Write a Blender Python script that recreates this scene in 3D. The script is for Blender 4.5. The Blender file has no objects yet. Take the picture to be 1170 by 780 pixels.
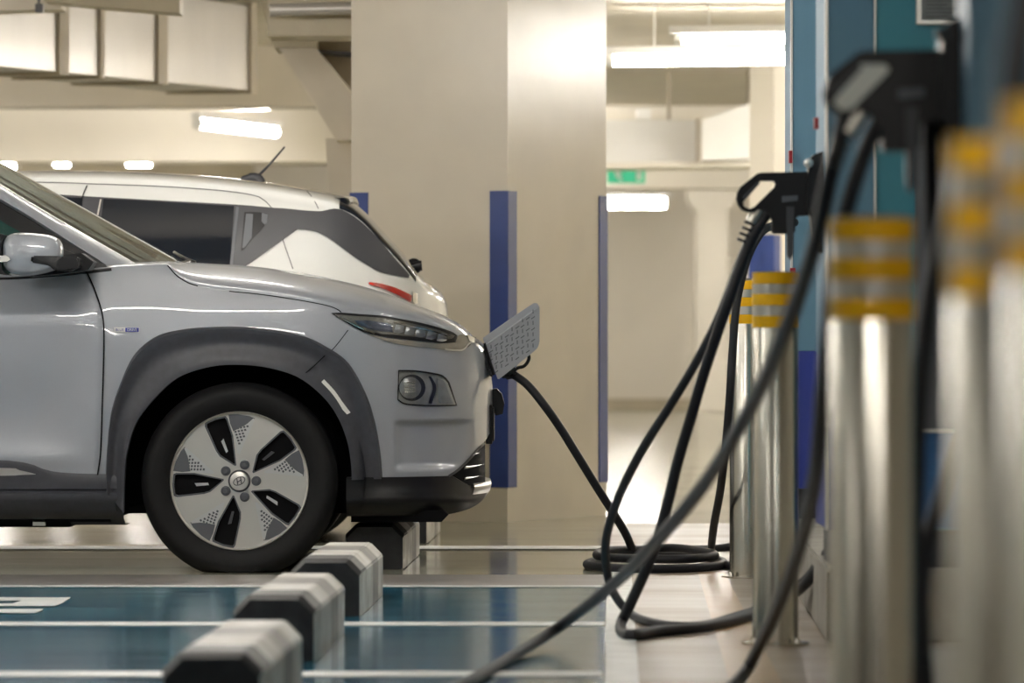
import bpy, bmesh, math, random
from mathutils import Vector, Matrix
random.seed(7)
C = bpy.context.scene.collection
PI = math.pi
F = 6400.0            # focal length in pixels of the 1170 px wide frame
HC = 0.80             # camera height
HU, HV = 585.0, 385.0

def P(u, v, d):
    return Vector(((u-HU)*d/F, d, HC+(HV-v)*d/F))
def fd(v):            # depth of a floor point
    return HC*F/(v-HV)

# ------------------------------------------------------------------ materials
def mat(name, col, rough=0.5, metal=0.0, spec=0.5, coat=0.0, coat_rough=0.03, bump=0.0, bscale=30.0,
        var=0.0, vscale=3.0, col2=None, stretch=(1,1,1), emit=None, estr=0.0, rvar=0.0, ior=1.5, bdist=0.01, aniso=0):
    m = bpy.data.materials.new(name); m.use_nodes = True
    nt = m.node_tree; b = nt.nodes['Principled BSDF']
    b.inputs['Base Color'].default_value = (*col, 1)
    b.inputs['Roughness'].default_value = rough
    b.inputs['Metallic'].default_value = metal
    b.inputs['IOR'].default_value = ior
    b.inputs['Specular IOR Level'].default_value = spec
    b.inputs['Coat Weight'].default_value = coat
    b.inputs['Coat Roughness'].default_value = coat_rough
    if aniso: b.inputs['Anisotropic'].default_value = aniso
    if emit:
        b.inputs['Emission Color'].default_value = (*emit, 1)
        b.inputs['Emission Strength'].default_value = estr
    tc = nt.nodes.new('ShaderNodeTexCoord'); mp = nt.nodes.new('ShaderNodeMapping')
    mp.inputs['Scale'].default_value = stretch
    nt.links.new(tc.outputs['Object'], mp.inputs['Vector'])
    n = nt.nodes.new('ShaderNodeTexNoise'); n.inputs['Scale'].default_value = vscale; n.inputs['Detail'].default_value = 5
    nt.links.new(mp.outputs[0], n.inputs['Vector'])
    mx = nt.nodes.new('ShaderNodeMix'); mx.data_type = 'RGBA'
    c2 = col2 if col2 else tuple(c*(1-var) for c in col)
    mx.inputs[6].default_value = (*col, 1); mx.inputs[7].default_value = (*c2, 1)
    rp = nt.nodes.new('ShaderNodeValToRGB')
    rp.color_ramp.elements[0].position = 0.38; rp.color_ramp.elements[1].position = 0.66
    nt.links.new(n.outputs['Fac'], rp.inputs[0]); nt.links.new(rp.outputs[0], mx.inputs[0])
    nt.links.new(mx.outputs[2], b.inputs['Base Color'])
    if rvar:
        mr = nt.nodes.new('ShaderNodeMapRange')
        mr.inputs[3].default_value = max(0.02, rough-rvar); mr.inputs[4].default_value = rough+rvar
        nt.links.new(n.outputs['Fac'], mr.inputs[0]); nt.links.new(mr.outputs[0], b.inputs['Roughness'])
    if bump:
        n2 = nt.nodes.new('ShaderNodeTexNoise'); n2.inputs['Scale'].default_value = bscale; n2.inputs['Detail'].default_value = 3
        nt.links.new(mp.outputs[0], n2.inputs['Vector'])
        bp = nt.nodes.new('ShaderNodeBump'); bp.inputs['Strength'].default_value = bump; bp.inputs['Distance'].default_value = bdist
        nt.links.new(n2.outputs['Fac'], bp.inputs['Height']); nt.links.new(bp.outputs[0], b.inputs['Normal'])
    return m

M = {}
M['wall'] = mat('cream_wall_paint', (0.66,0.60,0.50), 0.24, bump=0.15, bscale=6, var=0.08, vscale=2)
M['wall_dim'] = mat('dimmed_wall_paint', (0.30,0.27,0.22), 0.6, var=0.1, vscale=2)  # colour darkened so the near wall reflects less light into the scene
M['wall_far'] = mat('pale_wall_paint', (0.80,0.75,0.66), 0.5, bump=0.1, bscale=5, var=0.10, vscale=0.8)
M['ceil'] = mat('ceiling_paint', (0.66,0.60,0.51), 0.55, bump=0.2, bscale=8, var=0.1)
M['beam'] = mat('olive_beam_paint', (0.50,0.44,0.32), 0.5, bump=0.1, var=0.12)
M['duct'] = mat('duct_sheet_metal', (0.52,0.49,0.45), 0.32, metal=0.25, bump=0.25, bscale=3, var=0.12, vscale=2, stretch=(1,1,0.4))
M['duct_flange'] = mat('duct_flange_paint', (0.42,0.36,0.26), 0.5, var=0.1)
M['guard'] = mat('navy_corner_guard', (0.025,0.055,0.24), 0.35, var=0.15)
M['floor'] = mat('epoxy_floor', (0.40,0.385,0.30), 0.13, col2=(0.30,0.30,0.22), vscale=1.2, stretch=(0.5,2.0,1), rvar=0.07, bump=0.02, bscale=2.5, bdist=0.004)
M['floor_blue'] = mat('blue_bay_paint', (0.008,0.11,0.20), 0.14, col2=(0.015,0.16,0.23), vscale=1.5, stretch=(0.4,2.5,1), rvar=0.07, bump=0.02, bscale=2.5, bdist=0.004)
M['floor_line'] = mat('white_line_paint', (0.78,0.80,0.80), 0.35, var=0.2, vscale=8)
M['floor_grey'] = mat('grey_floor_band', (0.30,0.28,0.27), 0.35, var=0.2, vscale=4)
M['floor_aisle'] = mat('pale_aisle_paint', (0.36,0.32,0.27), 0.36, spec=0.3, col2=(0.26,0.20,0.14), vscale=1.0, stretch=(1,3,1), rvar=0.06, bump=0.03, bscale=3, bdist=0.004)  # brown second colour paints the streaky reflections of the aisle
M['floor_tan'] = mat('tan_aisle_reflection', (0.34,0.20,0.09), 0.3, spec=0.3, col2=(0.42,0.32,0.21), vscale=2, rvar=0.05)  # tan reflection on the glossy aisle, put into the colour
M['concrete'] = mat('grey_concrete', (0.34,0.32,0.28), 0.7, bump=0.3, bscale=20, var=0.25, vscale=5)
M['paint_silver'] = mat('silver_car_paint', (0.355,0.375,0.42), 0.42, metal=0.10, coat=0.7, coat_rough=0.04, var=0.02, vscale=200)
M['paint_white'] = mat('white_car_paint', (0.76,0.765,0.75), 0.4, coat=1.0, coat_rough=0.04, var=0.02)
M['cladding'] = mat('charcoal_cladding', (0.055,0.057,0.070), 0.42, spec=0.4, var=0.15, vscale=40, bump=0.05, bscale=400)
M['black'] = mat('black_plastic', (0.008,0.008,0.010), 0.36, spec=0.28, var=0.1)
M['trimblack'] = mat('satin_black_trim', (0.013,0.013,0.015), 0.3, spec=0.3, var=0.1)
M['grey_trim'] = mat('graphite_trim', (0.065,0.066,0.075), 0.4, spec=0.35, var=0.1)
M['dark'] = mat('dark_underbody', (0.005,0.005,0.006), 0.8, spec=0.1, var=0.2)
M['rubber'] = mat('tyre_rubber', (0.008,0.008,0.009), 0.62, spec=0.25, var=0.2, vscale=20, bump=0.1, bscale=120, bdist=0.002)
M['cable'] = mat('cable_rubber', (0.018,0.019,0.023), 0.5, spec=0.3, var=0.1, vscale=30)
M['alloy'] = mat('machined_alloy', (0.72,0.70,0.67), 0.28, metal=0.8, var=0.05)
M['alloy_grey'] = mat('dark_grey_alloy', (0.12,0.125,0.14), 0.4, metal=0.4, var=0.1)
M['chrome'] = mat('polished_chrome', (0.82,0.82,0.82), 0.10, metal=1.0, var=0.02)
M['satin'] = mat('satin_chrome', (0.72,0.72,0.72), 0.28, metal=0.9, var=0.03)
M['steel'] = mat('brushed_stainless', (0.62,0.60,0.54), 0.24, metal=1.0, bump=0.06, bscale=90, stretch=(1,1,0.02), var=0.1, vscale=20, bdist=0.004)
M['yellow'] = mat('yellow_reflective_tape', (0.80,0.44,0.004), 0.5, spec=0.2, var=0.12, vscale=12)
M['rib'] = mat('grey_tape', (0.55,0.53,0.48), 0.3, metal=0.85, var=0.1)
M['blue'] = mat('blue_cabinet_paint', (0.125,0.26,0.38), 0.5, spec=0.35, bump=0.04, bscale=60, stretch=(1,1,0.1), var=0.10, vscale=2)
M['teal'] = mat('teal_cabinet_paint', (0.045,0.26,0.35), 0.4, var=0.1, vscale=2)
M['deepblue'] = mat('deep_blue_panel', (0.03,0.05,0.30), 0.35, var=0.1, vscale=2)
M['lowblue'] = mat('royal_blue_panel', (0.02,0.11,0.30), 0.4, var=0.1)
M['insert'] = mat('pale_grey_insert', (0.88,0.87,0.80), 0.5, var=0.06)
M['plinth'] = mat('dark_plinth_steel', (0.045,0.045,0.05), 0.5, var=0.2)
M['ventgrey'] = mat('slate_grey_panel', (0.12,0.13,0.15), 0.5, var=0.1)
M['alu'] = mat('aluminium_edge', (0.80,0.78,0.74), 0.3, metal=0.7, var=0.05)
M['red'] = mat('red_plastic', (0.30,0.01,0.02), 0.4, var=0.1)
M['redlens'] = mat('red_tail_lens', (0.45,0.02,0.015), 0.12, coat=1, var=0.2)
M['white'] = mat('white_plastic', (0.78,0.77,0.74), 0.45, var=0.04)
M['stop_white'] = mat('scuffed_white_paint', (0.72,0.71,0.68), 0.5, col2=(0.45,0.42,0.38), vscale=9, bump=0.2, bscale=40)
M['stop_black'] = mat('scuffed_black_paint', (0.016,0.016,0.019), 0.5, spec=0.3, col2=(0.04,0.04,0.043), vscale=9, bump=0.2, bscale=40)
M['stop_grey'] = mat('worn_grey_paint', (0.16,0.145,0.14), 0.5, col2=(0.28,0.26,0.24), vscale=9, bump=0.2, bscale=40)
M['tube'] = mat('lit_fluorescent_tube', (1,1,1), 0.5, emit=(1.0,0.955,0.885), estr=26.0)
M['exit'] = mat('green_exit_sign', (0.03,0.40,0.20), 0.4, emit=(0.10,0.75,0.42), estr=0.12)
M['exit_white'] = mat('exit_sign_white', (0.8,0.9,0.85), 0.4, emit=(0.7,1.0,0.85), estr=0.0)
M['door_tex'] = mat('grey_port_lid', (0.44,0.45,0.485), 0.45, coat=0.3, var=0.05)
M['dash_mark'] = mat('lid_dash_recess', (0.13,0.135,0.15), 0.5, var=0.1)
M['lens_int'] = mat('lamp_reflector', (0.75,0.76,0.78), 0.25, metal=0.45, var=0.25, vscale=25)
M['lens_grey'] = mat('grey_lamp_reflector', (0.72,0.72,0.70), 0.3, metal=0.0, var=0.5, vscale=9)
M['lamp_blue'] = mat('lamp_blue_tint', (0.26,0.29,0.40), 0.15, metal=0.6, var=0.3, vscale=30)
M['bronze'] = mat('smoked_lamp_bezel', (0.38,0.36,0.32), 0.25, metal=0.5, coat=0.6, var=0.2, vscale=12)
M['badge_blue'] = mat('badge_blue', (0.02,0.03,0.33), 0.3, var=0.05)
M['seat'] = mat('seat_fabric', (0.05,0.05,0.055), 0.8, var=0.1)
M['paper'] = mat('notice_paper', (0.25,0.27,0.28), 0.5, var=0.25, vscale=30)
M['tintglass'] = mat('tinted_rear_glass', (0.010,0.013,0.020), 0.04, spec=0.4, var=0.05)
def glass_mat(name, tint, spec_col=(1,1,1)):
    m = bpy.data.materials.new(name); m.use_nodes = True; nt = m.node_tree
    nt.nodes.remove(nt.nodes['Principled BSDF']); out = nt.nodes['Material Output']
    tr = nt.nodes.new('ShaderNodeBsdfTransparent'); tr.inputs[0].default_value = (*tint,1)
    gl = nt.nodes.new('ShaderNodeBsdfGlossy'); gl.inputs['Roughness'].default_value = 0.02; gl.inputs[0].default_value=(*spec_col,1)
    fr = nt.nodes.new('ShaderNodeFresnel'); fr.inputs[0].default_value = 1.62 if 'car' in name else 1.45
    mx = nt.nodes.new('ShaderNodeMixShader')
    nt.links.new(fr.outputs[0], mx.inputs[0]); nt.links.new(tr.outputs[0], mx.inputs[1]); nt.links.new(gl.outputs[0], mx.inputs[2])
    nt.links.new(mx.outputs[0], out.inputs[0]); return m
M['glass'] = glass_mat('green_car_glass', (0.62,0.66,0.60))
M['lens'] = glass_mat('clear_lamp_lens', (0.86,0.88,0.90))

# ------------------------------------------------------------------ object helpers
def obj(name, bm, m, parent=None, smooth=False, angle=None, keep_world=True):
    me = bpy.data.meshes.new(name)
    bm.normal_update()
    bm.to_mesh(me); bm.free()
    ms = m if isinstance(m, (list,tuple)) else [m]
    for x in ms: me.materials.append(x)
    if smooth:
        for p in me.polygons: p.use_smooth = True
        if angle:
            me.set_sharp_from_angle(angle=math.radians(angle))
    o = bpy.data.objects.new(name, me); C.objects.link(o)
    if parent:
        o.parent = parent
        o.matrix_parent_inverse = Matrix.Translation(parent_world(parent)).inverted()
    return o
def parent_world(p):
    v = Vector(p.location)
    return v
def thing(name, label, cat, loc=(0,0,0), group=None):
    o = bpy.data.objects.new(name, None); C.objects.link(o); o.location = loc
    o.empty_display_size = 0.1
    o['label'] = label; o['category'] = cat
    if group: o['group'] = group
    return o
def tag(o, label, cat, group=None):
    o['label'] = label; o['category'] = cat
    if group: o['group'] = group
    return o
def struct(o): o['kind'] = 'structure'; return o
def B(): return bmesh.new()
def box(bm, lo, hi, mi=0, bevel=0.0):
    x0,y0,z0 = lo; x1,y1,z1 = hi
    vs = [bm.verts.new(p) for p in ((x0,y0,z0),(x1,y0,z0),(x1,y1,z0),(x0,y1,z0),(x0,y0,z1),(x1,y0,z1),(x1,y1,z1),(x0,y1,z1))]
    fs = [bm.faces.new([vs[i] for i in f]) for f in ((0,3,2,1),(4,5,6,7),(0,1,5,4),(1,2,6,5),(2,3,7,6),(3,0,4,7))]
    for f in fs: f.material_index = mi
    if bevel:
        es = list({e for f in fs for e in f.edges})
        r = bmesh.ops.bevel(bm, geom=es, offset=bevel, segments=2, affect='EDGES', profile=0.7)
        for f in r['faces']: f.material_index = mi
    return vs
def boxpx(bm, u0, v0, u1, v1, d0, d1, mi=0, bevel=0):
    a = P(u0, v1, d0); b = P(u1, v0, d0)
    return box(bm, (a.x, d0, a.z), (b.x, d1, b.z), mi, bevel)
def prism(bm, pts, axis_vec, mi=0, holes=(), bevel=0.0):
    """pts: list of 3-D points (planar outline), extruded along axis_vec; holes are further outlines"""
    loops = [pts]+list(holes); edges = []; allv = []
    for lp in loops:
        vs = [bm.verts.new(p) for p in lp]; allv.append(vs)
        for i in range(len(vs)): edges.append(bm.edges.new((vs[i], vs[(i+1)%len(vs)])))
    r = bmesh.ops.triangle_fill(bm, use_beauty=True, use_dissolve=False, edges=edges)
    faces = [g for g in r['geom'] if isinstance(g, bmesh.types.BMFace)]
    for f in faces: f.material_index = mi
    dup = {}
    for vs in allv:
        for v in vs: dup[v] = bm.verts.new(v.co+Vector(axis_vec))
    for f in faces:
        nf = bm.faces.new([dup[v] for v in reversed(f.verts)]); nf.material_index = mi
    for vs in allv:
        for i in range(len(vs)):
            a, b = vs[i], vs[(i+1)%len(vs)]
            nf = bm.faces.new((a, b, dup[b], dup[a])); nf.material_index = mi
    bmesh.ops.recalc_face_normals(bm, faces=bm.faces[:])
def prismpx(bm, pts, d0, d1, mi=0, holes=()):
    prism(bm, [P(u,v,d0) for u,v in pts], (0,d1-d0,0), mi, [[P(u,v,d0) for u,v in h] for h in holes])
def crom(pts, n=8, closed=False):
    out = []; N = len(pts); pts = [Vector(p) for p in pts]
    rng = range(N) if closed else range(N-1)
    for i in rng:
        if closed: p0,p1,p2,p3 = pts[i-1],pts[i],pts[(i+1)%N],pts[(i+2)%N]
        else:
            p1,p2 = pts[i],pts[i+1]; p0 = pts[i-1] if i else p1*2-p2; p3 = pts[i+2] if i+2<N else p2*2-p1
        for k in range(n):
            t = k/n
            out.append(0.5*((2*p1)+(p2-p0)*t+(2*p0-5*p1+4*p2-p3)*t*t+(3*p1-p0-3*p2+p3)*t**3))
    if not closed: out.append(pts[-1])
    return out
def tube(bm, pts, r, seg=10, closed=False, mi=0, caps=True):
    N = len(pts); pts = [Vector(p) for p in pts]; rings = []; prev = None
    rr = r if callable(r) else (lambda i: r)
    for i in range(N):
        if closed: t = pts[(i+1)%N]-pts[i-1]
        else: t = pts[min(i+1,N-1)]-pts[max(i-1,0)]
        if t.length < 1e-9: t = Vector((0,0,1))
        t.normalize()
        if prev is None:
            a = Vector((0,0,1)) if abs(t.z)<0.9 else Vector((1,0,0))
            n = t.cross(a).normalized()
        else:
            n = (prev-t*prev.dot(t))
            n = n.normalized() if n.length>1e-6 else t.cross(Vector((0,0,1))).normalized()
        prev = n; b = t.cross(n)
        rings.append([bm.verts.new(pts[i]+(n*math.cos(2*PI*k/seg)+b*math.sin(2*PI*k/seg))*rr(i)) for k in range(seg)])
    M_ = N if closed else N-1
    for i in range(M_):
        a, b2 = rings[i], rings[(i+1)%N]
        for k in range(seg):
            f = bm.faces.new((a[k],a[(k+1)%seg],b2[(k+1)%seg],b2[k])); f.material_index = mi
    if caps and not closed:
        f = bm.faces.new(list(reversed(rings[0]))); f.material_index = mi
        f = bm.faces.new(rings[-1]); f.material_index = mi
    bmesh.ops.recalc_face_normals(bm, faces=bm.faces[:])
def lathe(bm, prof, origin, axis='y', seg=64, mi=0, closed_prof=False):
    """prof: (radius, offset along axis)"""
    o = Vector(origin); rings = []
    for r, h in prof:
        ring = []
        if r < 1e-6:
            p = o+(Vector((0,h,0)) if axis=='y' else Vector((0,0,h))); ring = [bm.verts.new(p)]
        else:
            for k in range(seg):
                a = 2*PI*k/seg; c, s = math.cos(a)*r, math.sin(a)*r
                p = o+(Vector((c,h,s)) if axis=='y' else Vector((c,s,h)))
                ring.append(bm.verts.new(p))
        rings.append(ring)
    R = len(rings)
    for i in range(R if closed_prof else R-1):
        a, b = rings[i], rings[(i+1)%R]
        for k in range(seg):
            k2 = (k+1)%seg
            if len(a)==1 and len(b)==1: continue
            if len(a)==1: f = bm.faces.new((a[0],b[k],b[k2]))
            elif len(b)==1: f = bm.faces.new((a[k],b[0],a[k2]))
            else: f = bm.faces.new((a[k],b[k],b[k2],a[k2]))
            f.material_index = mi
    bmesh.ops.recalc_face_normals(bm, faces=bm.faces[:])
def pchip(pts):
    xs = [p[0] for p in pts]; ys = [p[1] for p in pts]; n = len(xs)
    h = [xs[i+1]-xs[i] for i in range(n-1)]; dl = [(ys[i+1]-ys[i])/h[i] for i in range(n-1)]
    m = [0]*n; m[0], m[-1] = dl[0], dl[-1]
    for i in range(1, n-1):
        if dl[i-1]*dl[i] > 0:
            w1, w2 = 2*h[i]+h[i-1], h[i]+2*h[i-1]
            m[i] = (w1+w2)/(w1/dl[i-1]+w2/dl[i])
    def f(x):
        if x <= xs[0]: return ys[0]
        if x >= xs[-1]: return ys[-1]
        i = 0
        while xs[i+1] < x: i += 1
        t = (x-xs[i])/h[i]
        return ((1+2*t)*(1-t)**2*ys[i]+t*(1-t)**2*h[i]*m[i]+t*t*(3-2*t)*ys[i+1]+t*t*(t-1)*h[i]*m[i+1])
    return f
def resample(pts, n, smooth=True):
    q = [Vector((p[0],p[1],0)) for p in pts]
    if smooth and len(q) > 2: q = crom(q, 10)
    L = [0]
    for i in range(1,len(q)): L.append(L[-1]+(q[i]-q[i-1]).length)
    out = []; j = 0
    for k in range(n):
        s = L[-1]*k/(n-1)
        while j < len(L)-2 and L[j+1] < s: j += 1
        t = (s-L[j])/max(1e-9, L[j+1]-L[j])
        p = q[j].lerp(q[j+1], min(1,max(0,t))); out.append((p.x,p.y))
    return out
def gridmesh(bm, rows, mi=0, cond=None, uv=None):
    vs = [[bm.verts.new(p) for p in r] for r in rows]
    for i in range(len(vs)-1):
        for j in range(len(vs[0])-1):
            if cond and not cond(i,j): continue
            f = bm.faces.new((vs[i][j],vs[i][j+1],vs[i+1][j+1],vs[i+1][j])); f.material_index = mi
    return vs
def ss(a, b, x):
    t = min(1,max(0,(x-a)/(b-a))); return t*t*(3-2*t)

# ================================================================== ROOM
CE = 2.70
def quadbox(name, lo, hi, m, bevel=0):
    bm = B(); box(bm, lo, hi, 0, bevel); return obj(name, bm, m)
X0, X1, Y0, Y1 = -12.0, 6.0, -6.0, 62.0
fl = struct(quadbox('floor', (X0-.2,Y0-.2,-0.2), (X1+.2,Y1+.2,0), M['floor']))
struct(quadbox('ceiling', (X0-.2,Y0-.2,CE), (X1+.2,Y1+.2,CE+0.2), M['ceil']))
struct(quadbox('wall_left', (X0-.2,Y0-.2,0), (X0,Y1+.2,CE), M['wall_far']))
struct(quadbox('wall_right', (X1,Y0-.2,0), (X1+.2,Y1+.2,CE), M['wall_far']))
struct(quadbox('wall_far', (X0,Y1,0), (X1,Y1+.2,CE), M['wall_far']))
struct(quadbox('wall_near', (X0,Y0-.2,0), (X1,Y0,CE), M['wall_dim']))
bm = B(); box(bm, (X0,Y1-0.03,0.0), (X1,Y1-0.001,0.12)); struct(obj('baseboard_far', bm, M['beam']))

# painted ground: thin coats lying on the slab (children of the floor)
def edgeX(d): return 0.209+0.0184*(d-12.96)        # the right edge of the bays
def ycoat(name, m, pts, z):
    bm = B(); vs = [bm.verts.new((x,y,z)) for x,y in pts]; f = bm.faces.new(vs)
    bmesh.ops.recalc_face_normals(bm, faces=bm.faces[:])
    if f.normal.z < 0: f.normal_flip()
    o = obj(name, bm, m, fl); o['kind'] = 'structure'; return o
ycoat('blue_bay_paint', M['floor_blue'], [(X0,4),(edgeX(4),4),(edgeX(17.84),17.84),(X0,17.84)], 0.003)
ycoat('grey_band_paint', M['floor_grey'], [(X0,17.84),(edgeX(17.84),17.84),(edgeX(18.8),18.8),(X0,18.8)], 0.003)
def wline(d0, d1, x0=X0, x1=None):
    ycoat('white_line_paint', M['floor_line'], [(x0,d0),(x1 if x1 is not None else edgeX(d0),d0),(x1 if x1 is not None else edgeX(d1),d1),(x0,d1)], 0.0045)
wline(fd(774.5), fd(768.5)); wline(fd(716.2), fd(711.8)); wline(17.84, 17.97); wline(fd(628.2), fd(624.6)); wline(10.6,10.75)
ycoat('pale_aisle_paint', M['floor_aisle'], [(edgeX(4)+.004,4),(1.55,4),(1.9,24),(edgeX(24)+.004,24)], 0.002)
ycoat('white_edge_paint', M['floor_line'], [(edgeX(4)+.004,4),(edgeX(4)+.085,4),(edgeX(19)+.085,19),(edgeX(19)+.004,19)], 0.0045)
ycoat('tan_reflection_paint', M['floor_tan'], [(0.42,9),(0.56,9),(0.72,19.0),(0.63,19.0)], 0.0035)  # strip of painted reflection
def floorpoly(pts, z=0.006, m='floor_line'):
    ycoat('white_letter_paint', M[m], [((u-HU)*fd(v)/F, fd(v)) for u,v in pts], z)
floorpoly([(-60,684.3),(81,684.3),(70,691.5),(62,694.3),(-60,694.3),(-60,691.2),(14,691.2),(24,688.2),(-60,688.2)])
floorpoly([(-60,697.6),(51,697.6),(40,702.2),(-60,702.2)])

# ---- columns (rotated 25 deg to the bays)
def column(name, label, corner, wl, wr, ang, guard_top, mcol, gw=0.083, h=CE, roughtop=None):
    """corner = nearest edge (x,y); left face runs away to the left, right face away to the right"""
    t = thing(name, label, 'column', (corner[0],corner[1],0))
    a = math.radians(ang); L = Vector((-math.cos(a), math.sin(a),0)); R = Vector((math.sin(a), math.cos(a),0))
    c = Vector((corner[0],corner[1],0))
    def cyl(a0,a1,b0,b1,z0,z1):
        bm = B(); ps = [c+L*x+R*y for x,y in ((a0,b0),(a0,b1),(a1,b1),(a1,b0))]
        ps = [Vector((p.x,p.y,z0)) for p in ps]; prism(bm, ps, (0,0,z1-z0)); return bm
    obj('shaft', cyl(0,wl,0,wr,0,h), mcol, t)
    e = 0.006
    for (la,lb,ra,rb,base) in ((0,gw,0,gw,0),(wl-gw,wl,0,gw,1),(0,gw,wr-gw,wr,2)):
        bm = B()
        z0, z1 = 0.15, guard_top
        if base == 0:  ps = [(-e,-e),(-e,gw),(0,gw),(0,0),(gw,0),(gw,-e)]
        elif base == 1: ps = [(wl+e,-e),(wl+e,gw),(wl,gw),(wl,0),(wl-gw,0),(wl-gw,-e)]
        else: ps = [(-e,wr+e),(-e,wr-gw),(0,wr-gw),(0,wr),(gw,wr),(gw,wr+e)]
        pts = [c+L*x+R*y for x,y in ps]; pts = [Vector((p.x,p.y,z0)) for p in pts]
        prism(bm, pts, (0,0,z1-z0)); obj('corner_guard', bm, M['guard'], t)
    return t
cc = P(580,0,24.2)
column('concrete_column', 'large cream column with navy corner guards behind the charging car', (cc.x,24.2), 0.755, 1.045, 25, 1.432, M['wall'])
cc = P(884,0,34.5)
column('concrete_column', 'distant cream column behind the twin steel bollards', (cc.x,34.5), 0.16, 0.8, 25, 1.432, M['wall_far'], gw=0.10)
cc = P(372,0,31)
column('concrete_column', 'narrow far cream column left of the large column', (cc.x,31), 0.012, 0.9, 5, 1.2, M['wall'], gw=0.01) if False else None

# ---- beams, ducts
def beam(label, lo, hi, m='ceil', cat='ceiling beam', name='ceiling_beam'):
    bm = B(); box(bm, lo, hi, 0, 0.006); return tag(obj(name, bm, M[m]), label, cat)
a = P(400,40,24.9)
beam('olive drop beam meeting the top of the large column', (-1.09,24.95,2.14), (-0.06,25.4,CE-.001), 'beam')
bm = B(); tube(bm, [(-1.07,24.75,2.245),(-0.4,24.75,2.26),(0.0,24.75,2.262)], 0.028, 12)
tag(obj('ceiling_pipe', bm, M['duct'], smooth=True, angle=40), 'pale pipe running across the olive drop beam', 'pipe')
beam('pale beam crossing the far left bays above the lamps', (X0+.01,43.5,2.16), (-1.2,44.0,CE-.001), 'wall_far')
beam('cream beam behind the row of white ducts', (X0+.01,36.5,2.30), (-0.9,36.9,CE-.001), 'wall')
beam('low beam behind the two small bright lamps at far left', (X0+.01,52.0,2.26), (-2.4,52.4,CE-.001), 'beam')
def duct_run(label, p0, p1, half, ztop, zbot, flanges, m='duct', depth=0.5):
    """a rectangular duct from p0 to p1 (x,y), flanges at fractions"""
    t = thing('air_duct', label, 'air duct', (p0[0],p0[1],zbot))
    v = Vector((p1[0]-p0[0],p1[1]-p0[1],0)); n = Vector((-v.y,v.x,0)).normalized()
    def seg(a,b,g,bev):
        bm = B()
        pts = [Vector((p0[0],p0[1],zbot-g))+v*x+n*y for x,y in ((a,-g),(b,-g),(b,depth+g),(a,depth+g))]
        prism(bm, pts, (0,0,ztop-zbot+2*g)); return bm
    obj('duct_body', seg(0,1,0,0), M[m], t)
    for f0,f1 in flanges: obj('duct_flange', seg(f0,f1,0.016,0), M['duct_flange'], t)
    return t
# left duct: from (0,?) to (300) with its bottom edge dropping to the right
dA, dB = 28.2, 31.6
pa, pb = P(-60,0,dA), P(291,0,dB)
def frac(u):   # fraction along for an image column
    lo, hi = 0.0, 1.0
    for _ in range(40):
        m_ = (lo+hi)/2; x = pa.x+(pb.x-pa.x)*m_; y = dA+(dB-dA)*m_
        if HU+x*F/y < u: lo = m_
        else: hi = m_
    return lo
duct_run('white sheet metal duct with brown flanges hung above the white car', (pa.x,dA), (pb.x,dB), 0, 2.665, 2.19,
         [(frac(65),frac(76)),(frac(112),frac(117)),(frac(178),frac(189)),(frac(284),1.0)])
# sloping duct in front of the olive beam
t = thing('air_duct', 'beige sloping duct offset beside the large column', 'air duct', P(350,100,27.0))
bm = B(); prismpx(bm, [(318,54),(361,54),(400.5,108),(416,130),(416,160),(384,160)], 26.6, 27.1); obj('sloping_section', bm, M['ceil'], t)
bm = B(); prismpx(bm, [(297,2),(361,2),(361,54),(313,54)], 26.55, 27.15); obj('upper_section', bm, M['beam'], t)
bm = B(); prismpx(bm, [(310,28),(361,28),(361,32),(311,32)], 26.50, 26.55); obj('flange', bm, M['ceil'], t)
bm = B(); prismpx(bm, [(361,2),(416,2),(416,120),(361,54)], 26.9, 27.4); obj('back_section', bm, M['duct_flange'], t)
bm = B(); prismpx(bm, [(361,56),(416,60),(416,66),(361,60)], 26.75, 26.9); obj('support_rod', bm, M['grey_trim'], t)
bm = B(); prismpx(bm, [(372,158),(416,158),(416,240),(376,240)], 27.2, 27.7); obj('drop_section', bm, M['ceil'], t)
# top pipe/tray over the duct at left
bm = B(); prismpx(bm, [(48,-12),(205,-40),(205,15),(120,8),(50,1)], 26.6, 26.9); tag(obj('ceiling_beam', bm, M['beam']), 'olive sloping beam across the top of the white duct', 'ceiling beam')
bm = B(); prismpx(bm, [(-80,-40),(70,-40),(70,10),(-80,15)], 27.0, 27.3); tag(obj('ceiling_beam', bm, M['ceil']), 'pale beam at the top left corner above the white duct', 'ceiling beam')
t = thing('ceiling_camera', 'small dark device hanging beside the olive pipe', 'camera', P(44,2,26.5))
bm = B(); boxpx(bm, 40,4,49,14,26.4,26.46,0,0.004); obj('camera_body', bm, M['grey_trim'], t)
bm = B(); tube(bm, [P(44.5,5,26.43),P(44.5,-10,26.43)], 0.006, 8); obj('mount_rod', bm, M['grey_trim'], t)
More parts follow.
